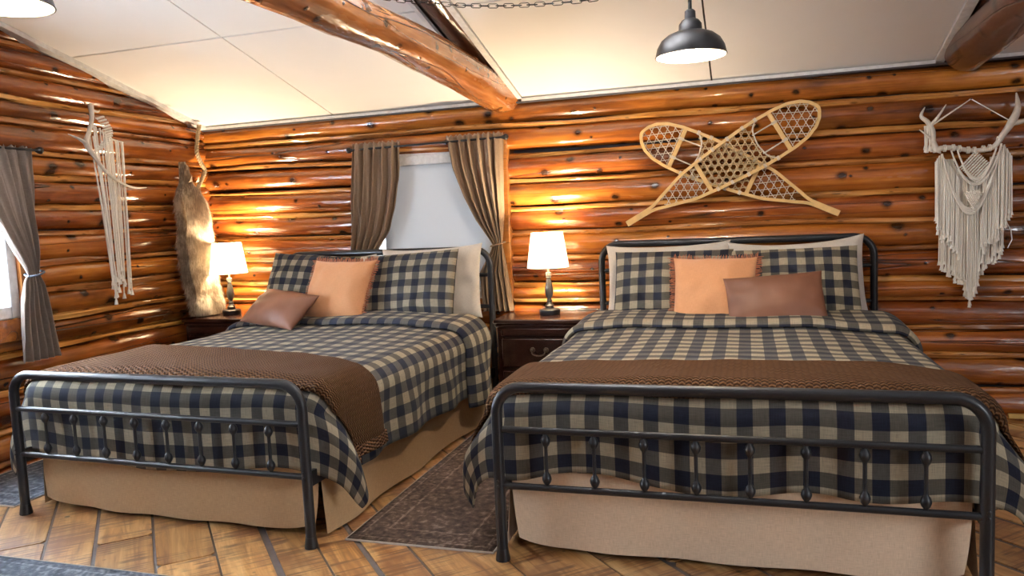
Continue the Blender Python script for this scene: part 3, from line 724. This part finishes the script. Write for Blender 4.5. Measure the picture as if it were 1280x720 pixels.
def lamp(x, y, z, label):
    o = empty('table_lamp', (x, y, z), label=label, cat='lamp')
    MB().lathe([(.062, .0), (.064, .004), (.064, .030), (.058, .035), (.030, .040), (.026, .048)], 28).build('base', M_BLACK, o)
    MB().lathe([(.026, .046), (.030, .056), (.020, .066), (.014, .078), (.019, .086), (.014, .094), (.012, .102), (.020, .112), (.026, .135), (.027, .155), (.022, .185), (.015, .215), (.012, .228), (.018, .234), (.012, .242)], 24).build('turned_stem', M_TIN, o)
    MB().lathe([(.013, .240), (.019, .244), (.018, .262), (.010, .266)], 20).build('collar', M_RING, o)
    MB().lathe([(.007, .262), (.007, .31), (.012, .312), (.012, .345)], 14).build('socket', M_RING, o)
    b = MB().lathe([(.012, .345), (.020, .365), (.029, .39), (.028, .41), (.015, .43), (.002, .435)], 16).build('bulb', M_BULB, o)
    n = 40; m = MB(); m.lathe([(.131, .296), (.1305, .302), (.1005, .508), (.100, .514), (.0975, .514), (.128, .300), (.131, .296)], n, cap=False); sh = m.build('lamp_shade', M_LSHADE, o)
    sp = MB()
    for k in range(3):
        a = 2*PI*k/3+.4; sp.tube([(0, 0, .355), (.115*math.cos(a), .115*math.sin(a), .40)], .0016, 5)
    sp.build('shade_spider', M_RING, o)
    bulb('lamp_bulb', (0, 0, .455), 56, (1, .79, .52), .03, o)
    return o
lamp(2.085, -.25, .640, 'lit table lamp with dark turned base between the two beds')
lamp(-.285, -.25, .650, 'lit table lamp with dark turned base in the corner beside the pelt')
# ------------------------------------------------------------------ CURTAINS
def curtain(name_label, T, z0, z1, left, right, yoff, amp, nf, mat, seed, parent=None, tie=None, ax='x', sgn=1):
    def f(u, v):
        z = z0+(z1-z0)*v; a = interp(left, z); b = interp(right, z); wdt = abs(b-a)
        p = a+(b-a)*u
        am = amp*(.55+.45*min(1, .25/wdt)) if wdt > 0 else amp
        env = 1
        if z > z1-.05: am *= .55
        d = am*(math.sin(u*nf*2*PI+seed+.8*math.sin(z*2.2+u*3))+.45*math.sin(u*nf*3.7*PI+z*3+seed))+.01*nz(u*4, z*3, s=seed)
        if tie: d *= .35+.65*min(1, abs(z-tie)/.12)
        p += .006*nz(u*7, z*6, s=seed+1)
        zz = z+ (.006*math.sin(u*nf*4*PI) if v > .97 else 0)
        return Vector((p, yoff+d, zz)) if ax == 'x' else Vector((yoff-d, p, zz))
    return grid('curtain', f, rng(0, 1, 110), rng(0, 1, 70), mat, None, uvf=lambda u, v: (u*1.0, v*(z1-z0)), thick=.0015, label=name_label, cat='curtain')
c1 = curtain('brown linen curtain hanging at the left side of the back window', 0, .62, 1.805,
        [(.6, .60), (1.1, .63), (1.8, .695)], [(.62, .84), (1.0, .82), (1.09, .86), (1.2, .945), (1.35, 1.0), (1.55, 1.045), (1.8, 1.06)], -.125, .022, 5.5, M_CURT, 1)
c2 = curtain('brown linen curtain tied back at the right side of the back window', 0, .645, 1.81,
        [(.64, 1.60), (.9, 1.585), (1.04, 1.665), (1.085, 1.68), (1.12, 1.66), (1.25, 1.57), (1.4, 1.49), (1.6, 1.415), (1.81, 1.385)],
        [(.64, 1.81), (1.05, 1.755), (1.085, 1.75), (1.3, 1.765), (1.81, 1.78)], -.125, .022, 6, M_CURT, 2, tie=1.085)
c3 = curtain('grey brown linen curtain tied back on the left wall window', 0, .59, 1.75,
        [(.59, -1.79), (.9, -1.755), (1.03, -1.72), (1.06, -1.70), (1.10, -1.715), (1.208, -1.775), (1.35, -1.86), (1.5, -1.93), (1.75, -2.02)],
        [(.59, -1.54), (1.0, -1.60), (1.06, -1.625), (1.3, -1.61), (1.75, -1.60)], -.455, .022, 6, M_CURTG, 3, tie=1.06, ax='y')
def tieband(c, pts, mat):
    MB().tube(smoothpath(pts, 5), .006, 8).build('tie_back', mat, c)
tieband(c2, [(1.672, -.13, 1.075), (1.70, -.165, 1.078), (1.755, -.15, 1.095), (1.76, -.10, 1.10), (1.70, -.09, 1.09), (1.672, -.13, 1.075)], M_CURT)
M_TIE = simple('slate_tie_cord', (.12, .14, .18), .7)
tieband(c3, [(-.44, -1.705, 1.05), (-.415, -1.67, 1.055), (-.43, -1.62, 1.07), (-.49, -1.615, 1.075), (-.50, -1.68, 1.06), (-.44, -1.705, 1.05)], M_TIE)
def rod(a, b, label, br):
    a = Vector(a); b = Vector(b); o = empty('curtain_rod', tuple(a), label=label, cat='curtain rod'); d = b-a
    MB().tube([(0, 0, 0), d], .007, 10).build('rod', M_BLACK, o)
    e = d.normalized(); ends = [(Vector((0, 0, 0)), -e), (d, e)]
    for p, q in ends:
        m = MB(); m.tube([p+q*t for t in (0, .006, .010, .020, .032, .042, .048)], [.007, .011, .011, .018, .021, .016, .004], 14); m.build('finial', M_BLACK, o)
    for p in (ends[0][0]+e*.02, ends[1][0]-e*.02):
        m = MB(); m.tube([p, p+Vector(br)], .005, 8); m.build('bracket', M_BLACK, o)
    return o
rod((.70, -.125, 1.765), (1.775, -.125, 1.775), 'black rod with ball finials above the back window', (0, .06, 0))
rod((-.45, -1.585, 1.737), (-.45, -2.90, 1.737), 'black rod with ball finial above the left wall window', (-.10, 0, 0))
# roller blind
o = empty('roller_blind', (0, 0, 0), label='white roller blind pulled down inside the back window', cat='blind')
grid('blind_fabric', lambda u, v: Vector((.865+u*.80, -.036+.003*math.sin(v*5), .79+v*.87)), rng(0, 1, 12), rng(0, 1, 12), M_BLIND, o, thick=.0015)
MB().box(.855, 1.672, -.048, -.032, .778, .797, .003).build('hem_bar', M_TRIMW, o)
MB().box(.845, 1.68, -.070, -.031, 1.640, 1.705, .004).build('head_box', M_TRIMW, o)
# ------------------------------------------------------------------ SNOWSHOES
def snowshoe(tail, toe, y, label, seed):
    tail = Vector((tail[0], y, tail[1])); toe = Vector((toe[0], y, toe[1])); d = toe-tail; L = d.length
    o = empty('snowshoe', tuple(tail), label=label, cat='snowshoe')
    ang = math.atan2(d.z, d.x); o.rotation_euler = (0, -ang, 0)   # local x along the shoe, local z across
    hw = [(0, .0085), (.10, .0088), (.15, .012), (.2, .032), (.34, .085), (.46, .106), (.57, .120), (.67, .129), (.75, .130), (.83, .126), (.90, .112), (.95, .085), (.98, .052), (.995, .02), (1, 0)]
    H = lambda a: interp(hw, a)
    up_ = [(a*L, H(a)) for a in (0, .05, .10, .15, .2, .26, .34, .4, .46, .52, .57, .62, .67, .71, .75, .79, .83, .87, .90, .93, .95, .967, .98, .989, .995, 1.0)]
    out = smoothpath([(x, 0, z) for x, z in up_]+[(x, 0, -z) for x, z in up_[::-1][1:]], 3)
    m = MB(); vs = []; n = len(out)
    for i, p in enumerate(out):
        t = (out[min(i+1, n-1)]-out[max(i-1, 0)]).normalized(); nn = Vector((t.z, 0, -t.x))
        for a, b in ((-.009, -.011), (.009, -.011), (.009, .011), (-.009, .011)): vs.append(p+nn*a+Vector((0, b, 0)))
    fs = [(i*4+k, i*4+(k+1) % 4, (i+1)*4+(k+1) % 4, (i+1)*4+k) for i in range(n-1) for k in range(4)]+[(3, 2, 1, 0), tuple((n-1)*4+k for k in range(4))]
    m.add(vs, fs); m.build('bent_frame', M_ASH, o)
    for a in (.42, .81):
        h = H(a)+.004; MB().box(a*L-.013, a*L+.013, -.006, .006, -h, h, .003).build('crossbar', M_ASH, o)
    # lacing: clipped hexagonal weave in three zones
    def zone(a0, a1, name, sp, r, margin=.004, curve=0):
        mm = MB()
        inside = lambda x, z: a0*L < x < (a1*L if not curve else (.70+.045*(z/.12)**2)*L) and abs(z) < H(x/L)-margin
        for k, angd in enumerate((90 if curve == 0 else 90, 30, -30)):
            an = math.radians(angd); dx, dz = math.cos(an), math.sin(an); nx, nz_ = -dz, dx
            cx = (a0+a1)/2*L
            for j in range(-40, 41):
                for e in (0,):
                    off = (j+(.5 if k == 0 else 0))*sp
                    run = []; t = -.5
                    while t < .5:
                        x = cx+nx*off+dx*t; z = nz_*off+dz*t
                        if inside(x, z): run.append((x, z))
                        elif run: break
                        t += .008
                    if len(run) > 1:
                        yy = (k-1)*.0015; mm.tube([(run[0][0], yy, run[0][1]), (run[-1][0], yy, run[-1][1])], r, 4, cap=False)
        mm.build(name, M_FOOTLACE if 'foot' in name else M_LACE, o, kind='stuff')
    zone(.82, .995, 'toe_lacing', .041, .0021)
    zone(.43, .745, 'foot_lacing', .037, .0038, curve=1)
    zone(.20, .41, 'tail_lacing', .040, .0021)
    mm = MB()
    pts = smoothpath([(.745*L, 0, H(.745)), (.715*L, 0, .09), (.705*L, 0, .045), (.70*L, 0, 0), (.705*L, 0, -.045), (.715*L, 0, -.09), (.745*L, 0, -H(.745))], 4); mm.tube(pts, .0045, 8)
    for s in (-1, 1): mm.tube([(.81*L, -.003, s*.06), (.70*L, -.003, s*.062)], .004, 8)
    mm.build('toe_cord', M_LACE, o)
    for a in (.45, .52, .60, .68, .745):
        for s in (-1, 1):
            mm = MB()
            for q in (-.006, 0, .006): mm.tube([(a*L+q, yy, s*H(a)+zz) for yy, zz in ((-.013, -.011), (-.013, .011), (.013, .011), (.013, -.011), (-.013, -.011))], .0025, 5)
            mm.build('wrapping', M_LACE, o)
    for s in (-.06, .06):
        mm = MB()
        for q in (-.006, 0, .006): mm.tube([(.81*L+xx, yy, s+q) for xx, yy in ((-.015, -.009), (.015, -.009), (.015, .009), (-.015, .009), (-.015, -.009))], .0025, 5)
        mm.build('wrapping', M_LACE, o)
    return o
snowshoe((3.79, 1.197), (2.668, 1.735), -.082, 'snowshoe mounted behind, its tail pointing to the lower right', 1)
snowshoe((2.568, 1.185), (3.680, 1.805), -.114, 'snowshoe mounted in front, its tail pointing to the lower left', 2)
# ------------------------------------------------------------------ WALL HANGINGS
def cord(m, pts, r=.0022, n=5): m.tube(pts, r, n, cap=False)
def tassel(m, p, r, L=.022):
    p = Vector(p); m.tube([p, p+Vector((0, 0, -L*.3)), p+Vector((0, 0, -L))], [r, r*1.6, r*2.6], 6)
hr = random.Random(21)
o = empty('macrame_hanging', (4.45, -.10, 1.5), label='white macrame wall hanging on an antler, right of the snowshoes', cat='wall hanging')
def lo(pts, c=(4.45, -.10, 1.5)): return [(p[0]-c[0], p[1]-c[1], p[2]-c[2]) for p in pts]
m = MB()
A = lambda pts, rs: m.tube(smoothpath(lo(pts), 6), [lerpl(rs, i/((len(pts)-1)*6)) for i in range((len(pts)-1)*6+1)], 10)
A([(4.285, -.12, 1.512), (4.30, -.125, 1.530), (4.36, -.13, 1.530), (4.455, -.135, 1.508), (4.55, -.135, 1.519), (4.60, -.14, 1.590), (4.638, -.14, 1.65), (4.665, -.13, 1.72), (4.660, -.12, 1.80)], [.022, .015, .013, .012, .014, .016, .022, .016, .003])
A([(4.285, -.12, 1.515), (4.265, -.125, 1.57), (4.262, -.12, 1.63), (4.238, -.115, 1.68), (4.208, -.11, 1.715), (4.226, -.11, 1.762)], [.02, .014, .015, .013, .010, .002])
A([(4.255, -.12, 1.66), (4.285, -.13, 1.70), (4.325, -.135, 1.765)], [.012, .008, .002])
A([(4.275, -.12, 1.56), (4.24, -.13, 1.60), (4.195, -.13, 1.640)], [.010, .007, .002])
A([(4.632, -.14, 1.64), (4.68, -.14, 1.645), (4.74, -.13, 1.67), (4.77, -.12, 1.70)], [.018, .012, .008, .002])
m.build('antler', M_ANTLER, o)
m = MB(); hp = (4.456, -.085, 1.79)
cord(m, lo([(4.27, -.13, 1.665), hp]), .0028); cord(m, lo([hp, (4.625, -.14, 1.655)]), .0028)
cord(m, lo([(4.275, -.13, 1.668), (4.30, -.12, 1.69), hp]), .0025); m.build('hanger_string', M_CORD, o)
m = MB(); m.tube(lo([(4.456, -.05, 1.79), (4.456, -.095, 1.79)]), .004, 8); m.build('nail', M_BLACK, o)
# knotted swags
m = MB()
def swag(m, x0, z0, x1, z1, zb, y, rows, r=.0042):
    for k in range(rows):
        zz = zb-k*.009; pts = []
        for i in range(19):
            t = i/18; x = x0+(x1-x0)*t; z = (z0+(z1-z0)*t)-((z0+z1)/2-zz)*(1-(2*t-1)**2)
            pts.append((x, y-.002*k+.003*math.sin(i*2.4), z))
        m.tube(lo(pts), r, 6)
swag(m, 4.302, 1.500, 4.585, 1.535, 1.20, -.150, 5)
swag(m, 4.375, 1.515, 4.560, 1.515, 1.36, -.160, 3)
swag(m, 4.345, 1.515, 4.585, 1.525, 1.33, -.158, 2)
m.build('knotted_swag', M_CORD, o)
m = MB()
for i in range(9):   # diamond panel, woven rows
    for j in range(9):
        u = (i-4)*.0115; v = (j-4)*.0115; x = 4.462+(u-v)*.72; z = 1.425+(u+v)*.80
        m.tube(lo([(x-.006, -.150, z-.005), (x, -.158, z), (x+.006, -.150, z+.005)]), .0042, 6)
m.build('knotted_panel', M_CORD, o); m = MB()
for i in range(10):
    for j in range(10-i if i > 1 else 7+i*2):
        x = 4.452+(j-((9-i) if i > 1 else 6+i*2)/2)*.0095; z = 1.285-i*.0095; m.tube(lo([(x-.005, -.168, z+.004), (x, -.174, z), (x+.005, -.168, z-.004)]), .005, 6)
m.build('knotted_pendant', M_CORD, o)
for i in range(8):
    x = 4.32+.036*i+(0.006 if i % 2 else 0); zc = interp([(4.3, 1.53), (4.36, 1.53), (4.455, 1.508), (4.55, 1.519), (4.58, 1.56)], x)
    mk = MB(); mk.tube(lo([(x-.004, -.13+.019*math.cos(a), zc+.017*math.sin(a)) for a in rng(0, 2*PI, 11)[:-1]]), .0035, 6, closed=True); mk.tube(lo([(x+.004, -.13+.019*math.cos(a), zc+.017*math.sin(a)) for a in rng(0, 2*PI, 11)[:-1]]), .0035, 6, closed=True)
    mk.build('hitch_knot', M_CORD, o)
m = MB()
def fringe_layer(m, x0, x1, n, top, bot, y, jz=.03, jx=.006, seed=1):
    r = random.Random(seed)
    for i in range(n):
        x = x0+(x1-x0)*(i+.5)/n+r.uniform(-.002, .002); zt = top(x); zb = bot(x)+r.uniform(-jz, jz); q = r.uniform(-jx, jx); yy = y+r.uniform(-.010, .010)
        p = [(x, yy, zt), (x+q*.3, yy-.004, zt+(zb-zt)*.4), (x+q, yy, zb)]
        cord(m, lo(p), .0036, 5); m2 = Vector(lo([p[-1]])[0]); tassel(m, m2, .0036, r.uniform(.016, .03))
sw = lambda x: 1.515-(1.515-1.195)*(1-(2*(x-4.302)/.283-1)**2) if 4.302 < x < 4.585 else 1.49
fringe_layer(m, 4.272, 4.395, 38, lambda x: 1.50-abs(x-4.30)*1.5, lambda x: interp([(4.27, 1.14), (4.30, 1.09), (4.34, 1.05), (4.395, .96)], x), -.140, seed=1)
fringe_layer(m, 4.50, 4.640, 42, lambda x: 1.53-abs(x-4.60)*1.7, lambda x: interp([(4.50, .98), (4.57, 1.06), (4.64, 1.19)], x), -.142, seed=2)
fringe_layer(m, 4.30, 4.61, 96, lambda x: 1.47-.12*max(0, 1-abs(x-4.455)/.09)**.5, lambda x: interp([(4.30, .91), (4.36, .86), (4.40, .83), (4.42, .76), (4.455, .71), (4.48, .75), (4.50, .87), (4.56, .93), (4.61, .98)], x), -.118, seed=3)
fringe_layer(m, 4.395, 4.505, 26, lambda x: 1.20, lambda x: interp([(4.39, .90), (4.45, .70), (4.51, .92)], x), -.135, seed=4)
fringe_layer(m, 4.222, 4.262, 9, lambda x: 1.66, lambda x: 1.55, -.118, .01, seed=5)
cord(m, lo([(4.60, -.14, 1.15), (4.64, -.14, 1.07), (4.645, -.14, 1.02), (4.625, -.14, .975)]), .0028)
m.build('cord_fringe', M_CORD, o, kind='stuff')
# left wall hanging
C2 = (-.47, -1.10, 1.8)
o = empty('macrame_hanging', C2, label='long cream cord hanging on an antler on the left log wall', cat='wall hanging')
m = MB(); L2 = lambda pts: lo(pts, C2)
def A2(pts, rs): m.tube(smoothpath(L2(pts), 6), [lerpl(rs, i/((len(pts)-1)*6)) for i in range((len(pts)-1)*6+1)], 10)
A2([(-.50, -1.130, 2.045), (-.47, -1.160, 1.96), (-.45, -1.210, 1.87), (-.44, -1.245, 1.80), (-.43, -1.20, 1.72), (-.42, -1.14, 1.640), (-.42, -1.03, 1.575), (-.44, -.90, 1.55), (-.46, -.78, 1.555)], [.016, .013, .013, .017, .013, .010, .009, .006, .002])
A2([(-.44, -1.245, 1.80), (-.44, -1.30, 1.825), (-.45, -1.36, 1.845)], [.014, .007, .002])
A2([(-.48, -1.145, 2.01), (-.48, -1.10, 2.005), (-.49, -1.075, 2.02)], [.008, .006, .002])
A2([(-.49, -1.10, 1.90), (-.49, -1.0, 1.85), (-.50, -.90, 1.84)], [.009, .006, .002])
m.build('antler', M_ANTLER, o)
m = MB(); r = random.Random(5)
for i in range(26):
    t = i/25; y = -1.205+.245*t; x = -.455+r.uniform(-.02, .02); zt = interp([(-1.21, 1.80), (-1.17, 1.93), (-1.12, 1.90), (-1.08, 1.85), (-.95, 1.83)], y)
    zb = interp([(-1.21, 1.0), (-1.15, .90), (-1.08, 1.03), (-1.0, .93), (-.95, .95)], y)+r.uniform(-.05, .05)
    yb = y*.55+(-1.10)*.45+r.uniform(-.015, .02)+.02
    cord(m, L2([(x, y, zt), (x+.005, (y+yb)/2, (zt+zb)/2), (x, yb, zb)]), .0038, 6); tassel(m, L2([(x, yb, zb)])[0], .0045, .035)
m.build('cord_fringe', M_CORD, o, kind='stuff')
m = MB()
for k in range(14):
    t = k/13; y = -1.20+.13*math.sin(t*PI)*.6+.05*t; z = 1.76+.20*t
    for j in range(5): m.tube(L2([(-.45, y+j*.012, z+j*.004), (-.44, y+j*.012+.006, z-.006+j*.004), (-.45, y+j*.012+.012, z+j*.004)]), .0045, 6)
m.build('knotted_panel', M_CORD, o)
# ------------------------------------------------------------------ PELT AND ROPE
o = empty('fur_pelt', (-.47, -.33, .655), label='pale brown animal pelt hanging in the corner above the left nightstand', cat='pelt')
prof = [(0.0, 0, .125), (.05, 0, .145), (.145, 0, .148), (.315, 0, .142), (.545, 0, .150), (.675, 0, .118), (.80, 0, .132), (.86, 0, .12), (.905, 0, .088), (.94, 0, .055), (.975, 0, .036), (1.03, 0, .022), (1.085, 0, .010)]
cen = [(0, .045), (.145, .03), (.315, -.02), (.545, -.035), (.675, -.035), (.825, -.05), (.895, -.07), (.975, -.09), (1.085, -.10)]
def pelt(sc_=1):
    def f(a, z):
        hw_ = interp([(p[0], p[2]) for p in prof], z); cy = interp(cen, z)
        hw_ *= 1+.12*nz(z*9, s=3)
        th = .045 if z < .9 else .03
        return Vector((.012+th*math.sin(a)*(1+.3*nz(z*8, a, s=2)), cy+hw_*math.cos(a), z))
    return f
pf = pelt()
grid('hide', pf, rng(0, 2*PI, 33), [.0, .02]+rng(.05, 1.085, 60), M_FUR, o, uvf=lambda a, z: (a, z))
m = MB(); r = random.Random(3)
for i in range(34000):
    z = r.uniform(.01, 1.07); a = r.uniform(-.25, PI+.25)
    if z > .93 and r.random() < .6: continue
    p = pf(a, z); n_ = Vector((math.sin(a), math.cos(a)*1.0, 0)); L_ = r.uniform(.025, .07)*(1 if z < .88 else .4)
    q = p+n_*L_*r.uniform(.3, .8)+Vector((0, r.uniform(-.012, .012), -L_)); s_ = Vector((0, 1, 0))*.0017 if abs(math.cos(a)) < .8 else Vector((1, 0, 0))*.0017
    if q.z < .001: q.z = .001
    m.add([p-s_, p+s_, q], [(0, 1, 2)])
m.build('fur', M_FUR, o, False, kind='stuff')
M_FURW = fur_mat('cream_fur', (.50, .40, .28), (.80, .70, .55))
for (py, pz, ry_, rz_) in ((-.045, .085, .075, .085), (.10, .075, .055, .075)):
    pw = grid('paw', lambda a, b: Vector((.045+.042*math.sin(a)*math.cos(b), py+ry_*math.cos(a)*math.cos(b), pz+rz_*math.sin(b))), rng(0, 2*PI, 21), rng(-PI/2, PI/2, 11), M_FURW, o, label='cream coloured paw fur')
    m = MB()
    for i in range(3500):
        a = r.uniform(-.2, PI+.2); b = math.asin(r.uniform(-.95, .98)); n_ = Vector((math.sin(a)*math.cos(b), math.cos(a)*math.cos(b), math.sin(b)))
        p = Vector((.045+.042*n_.x, py+ry_*n_.y, pz+rz_*n_.z)); q = p+n_*.012+Vector((0, r.uniform(-.01, .01), -r.uniform(.015, .035))); q.z = max(q.z, .001)
        s_ = Vector((0, 1, 0))*.0016; m.add([p-s_, p+s_, q], [(0, 1, 2)])
    m.build('paw_fur', M_FURW, pw, False, kind='stuff')
m = MB(); m.add([(.07, -.11, .95), (.07, -.085, .95), (.085, -.10, .99), (.045, -.098, .94)], [(0, 1, 2), (0, 3, 1), (1, 3, 2), (0, 2, 3)]); m.add([(.07, -.04, .95), (.07, -.015, .95), (.085, -.03, .985), (.045, -.028, .94)], [(0, 1, 2), (0, 3, 1), (1, 3, 2), (0, 2, 3)])
m.build('ear', M_FUR, o, False)
pts = smoothpath([(-.50, -.175, 2.02), (-.50, -.195, 1.95), (-.49, -.235, 1.83), (-.49, -.20, 1.75), (-.49, -.165, 1.69), (-.49, -.22, 1.61), (-.48, -.262, 1.555), (-.475, -.23, 1.48), (-.47, -.20, 1.42), (-.465, -.185, 1.34), (-.455, -.20, 1.28), (-.455, -.195, 1.20)], 14)
m = MB()
for k in range(3):
    sp = []; dist = 0
    for i, p in enumerate(pts):
        if i: dist += (pts[i]-pts[i-1]).length
        t = (pts[min(i+1, len(pts)-1)]-pts[max(i-1, 0)]).normalized(); u = t.cross(Vector((1, 0, 0))).normalized(); v = t.cross(u)
        a = dist*2*PI/.055+2*PI*k/3; sp.append(p+(u*math.cos(a)+v*math.sin(a))*.0088)
    m.tube(sp, .0076, 8)
m.build('twisted_rope', M_ROPE, label='thick twisted rope hanging wavy from the ceiling corner over the pelt', cat='rope')
# ------------------------------------------------------------------ PENDANTS AND CHAIN
def pendant(x, y, z, label, power):
    o = empty('pendant_lamp', (x, y, z), label=label, cat='ceiling lamp'); top = ceilz(y)-z
    R = .14
    m = MB(); pr_ = [(R, 0), (R*.995, .008), (R*.95, .035), (R*.84, .062), (R*.66, .082), (R*.45, .094), (R*.34, .098), (R*.33, .105), (R*.32, .125), (R*.24, .140), (R*.16, .146), (R*.15, .175), (R*.10, .182)]
    m.lathe(pr_, 40, cap=False); m.build('shade', M_BLACK, o)
    m = MB(); m.lathe([(r*.985-.001, zz-.001) for r, zz in pr_[:8]], 40, cap=False); m.build('shade_lining', M_LEATHERB, o)
    m = MB(); m.tube([(R*math.cos(a), R*math.sin(a), 0) for a in rng(0, 2*PI, 49)[:-1]], .0025, 6, closed=True); m.build('rim', M_BLACK, o)
    MB().tube([(0, 0, .18), (0, 0, top-.02)], .0075, 10).build('stem', M_BLACK, o)
    MB().lathe([(.055, top-.03), (.055, top-.015), (.02, top-.034)], 24, cap=False).build('canopy', M_BLACK, o)
    MB().lathe([(.014, .10), (.016, .07), (.026, .05), (.030, .030), (.024, .012), (.010, .003), (.001, .001)], 18, cap=False).build('bulb', M_BULB, o)
    bulb('pendant_bulb', (0, 0, -.012), power, (1, .80, .55), .03, o)
    return o
pendant(3.075, -1.65, 1.868, 'black dome pendant lamp left of the dark corner rafter, above right bed', 24)
pendant(1.06, -2.97, 1.985, 'black dome pendant lamp cut off at the upper left corner', 6)
cp = smoothpath([(1.32, -2.0, 2.50), (1.5, -2.0, 2.31), (1.869, -2, 2.163), (2.10, -2, 2.108), (2.309, -2, 2.071), (2.55, -2, 2.048), (2.791, -2, 2.043), (3.05, -2, 2.075), (3.3, -2, 2.15), (3.6, -2, 2.30), (3.80, -2, 2.50)], 40)
o = empty('swag_chain', (1.32, -2, 2.5), label='black swag chain looping below the ceiling at top centre', cat='chain')
acc = 0; last = cp[0]; k = 0; LP = .030
me = None
for i in range(1, len(cp)):
    acc += (cp[i]-cp[i-1]).length
    if acc >= LP:
        acc = 0; d = (cp[i]-last).normalized(); c = (cp[i]+last)/2; last = cp[i]
        if me is None:
            hh = .0135; ww = .0075; pl = [(hh+ww*math.cos(a), 0, ww*math.sin(a)) for a in rng(-PI/2, PI/2, 6)]+[(-hh+ww*math.cos(a), 0, ww*math.sin(a)) for a in rng(PI/2, 3*PI/2, 6)]
            l = MB().tube(pl, .0017, 5, closed=True).build('chain_link', M_BLACK, o); me = l.data
        else: l = link(bpy.data.objects.new('chain_link', me), o)
        l.rotation_euler = (0 if k % 2 else PI/2, 0, 0)
        l.matrix_local = Matrix.Translation(c-Vector((1.32, -2, 2.5))) @ Matrix.Rotation(-math.atan2(d.z, d.x), 4, 'Y') @ Matrix.Rotation(.35 if k % 2 else PI/2+.1, 4, 'X')
        k += 1
CHP = (2.45, -1.9, 2.29)
o = empty('added_chandelier', CHP, label='unseen black ring ceiling light with upturned bowl shades, added to brighten the ceiling', cat='ceiling lamp')  # added lamp above the view, put in to brighten the ceiling
MB().tube([(.30*math.cos(a), .30*math.sin(a), 0) for a in rng(0, 2*PI, 33)[:-1]], .010, 8, closed=True).build('ring', M_BLACK, o)
MB().tube([(0, 0, .0), (0, 0, ceilz(CHP[1])-CHP[2])], .006, 8).build('stem', M_BLACK, o)
for k in range(4):
    a = 2*PI*k/4+.6; x, y = .30*math.cos(a), .30*math.sin(a)
    MB().tube([(0, 0, .0), (x, y, 0)], .005, 6).build('arm', M_BLACK, o)
    MB().lathe([(.012, 0.01), (.03, .02), (.055, .045), (.072, .085), (.074, .085), (.056, .040), (.02, .012)], 20, (x, y, 0), cap=False).build('bowl_shade', M_BLACK, o)  # opaque bowls turn the added light upward, keeping bed fronts dim
    MB().lathe([(.008, .02), (.017, .035), (.016, .05), (.002, .065)], 12, (x, y, 0)).build('bulb', M_BULB, o)
    bulb('added_chandelier_bulb', (x, y, .075), 78, (.96, .97, 1.0), .012, o)
# ------------------------------------------------------------------ RUGS
def rug(name, x0, x1, y0, y1, mat, bind, label):
    o = grid(name, lambda u, v: Vector((x0+u*(x1-x0), y0+v*(y1-y0), .007)), rng(0, 1, 30), rng(0, 1, 30), mat, None, uvf=lambda u, v: (u*(x1-x0), v*(y1-y0)), thick=.006, label=label, cat='rug')
    m = MB(); e = .004
    m.box(x0-e, x1+e, y0-e, y0, .001, .008).box(x0-e, x1+e, y1, y1+e, .001, .008).box(x0-e, x0, y0, y1, .001, .008).box(x1, x1+e, y0, y1, .001, .008)
    m.build('binding', bind, o, False); return o
M_BIND = simple('pale_rug_binding', (.52, .47, .42), .9)
rug('runner_rug', 1.735, 2.352, -2.27, -.62, rug_mat('brown_distressed_rug', (.028, .018, .013), (.085, .056, .042), (.26, .20, .16), .617, 1.65), M_BIND, 'distressed dark brown patterned rug between the two beds')
rug('runner_rug', -.545, -.024, -2.255, -.65, rug_mat('slate_distressed_rug', (.045, .050, .060), (.11, .12, .14), (.28, .29, .31), .52, 1.6), M_BIND, 'slate grey distressed rug along the outer side of the left bed')
rug('area_rug', -.45, 1.62, -4.3, -2.70, rug_mat('slate_area_rug', (.040, .048, .060), (.10, .115, .14), (.30, .32, .35), 2.07, 1.6), M_BIND, 'slate grey distressed rug on the floor in front of the left bed')
# small brass wall plate at the skirting
o = MB().box(4.66, 4.78, -.075, -.06, .015, .045, .003).build('brass_plate', simple('brass', (.55, .36, .12), .35, .8), label='small brass plate low on the back wall beyond the right bed', cat='plate')

# ------------------------------------------------------------------ groups of repeated things
GR = {'metal_bed': 'two matching metal spindle beds', 'mattress': 'mattresses of the two beds', 'bed_skirt': 'linen bed skirts of the two beds', 'checked_duvet': 'checked duvets of the two beds',
      'knit_throw': 'knit throws across the bed feet', 'bed_pillow': 'plain pillows against the headboards', 'checked_sham': 'checked pillow shams', 'fringed_cushion': 'apricot fringed cushions',
      'leather_cushion': 'brown leather cushions', 'nightstand': 'dark cherry nightstands', 'table_lamp': 'lit bedside table lamps', 'curtain': 'brown linen window curtains', 'curtain_rod': 'black curtain rods',
      'snowshoe': 'crossed pair of snowshoes', 'macrame_hanging': 'macrame hangings on antlers', 'pendant_lamp': 'black dome pendant lamps', 'runner_rug': 'distressed runner rugs beside the beds',
      'tie_beam': 'peeled log tie beams', 'rafter': 'dark rafters between ceiling panels'}
for ob in col.objects:
    b_ = ob.name.split('.')[0]
    if ob.parent is None and b_ in GR: ob['group'] = GR[b_]
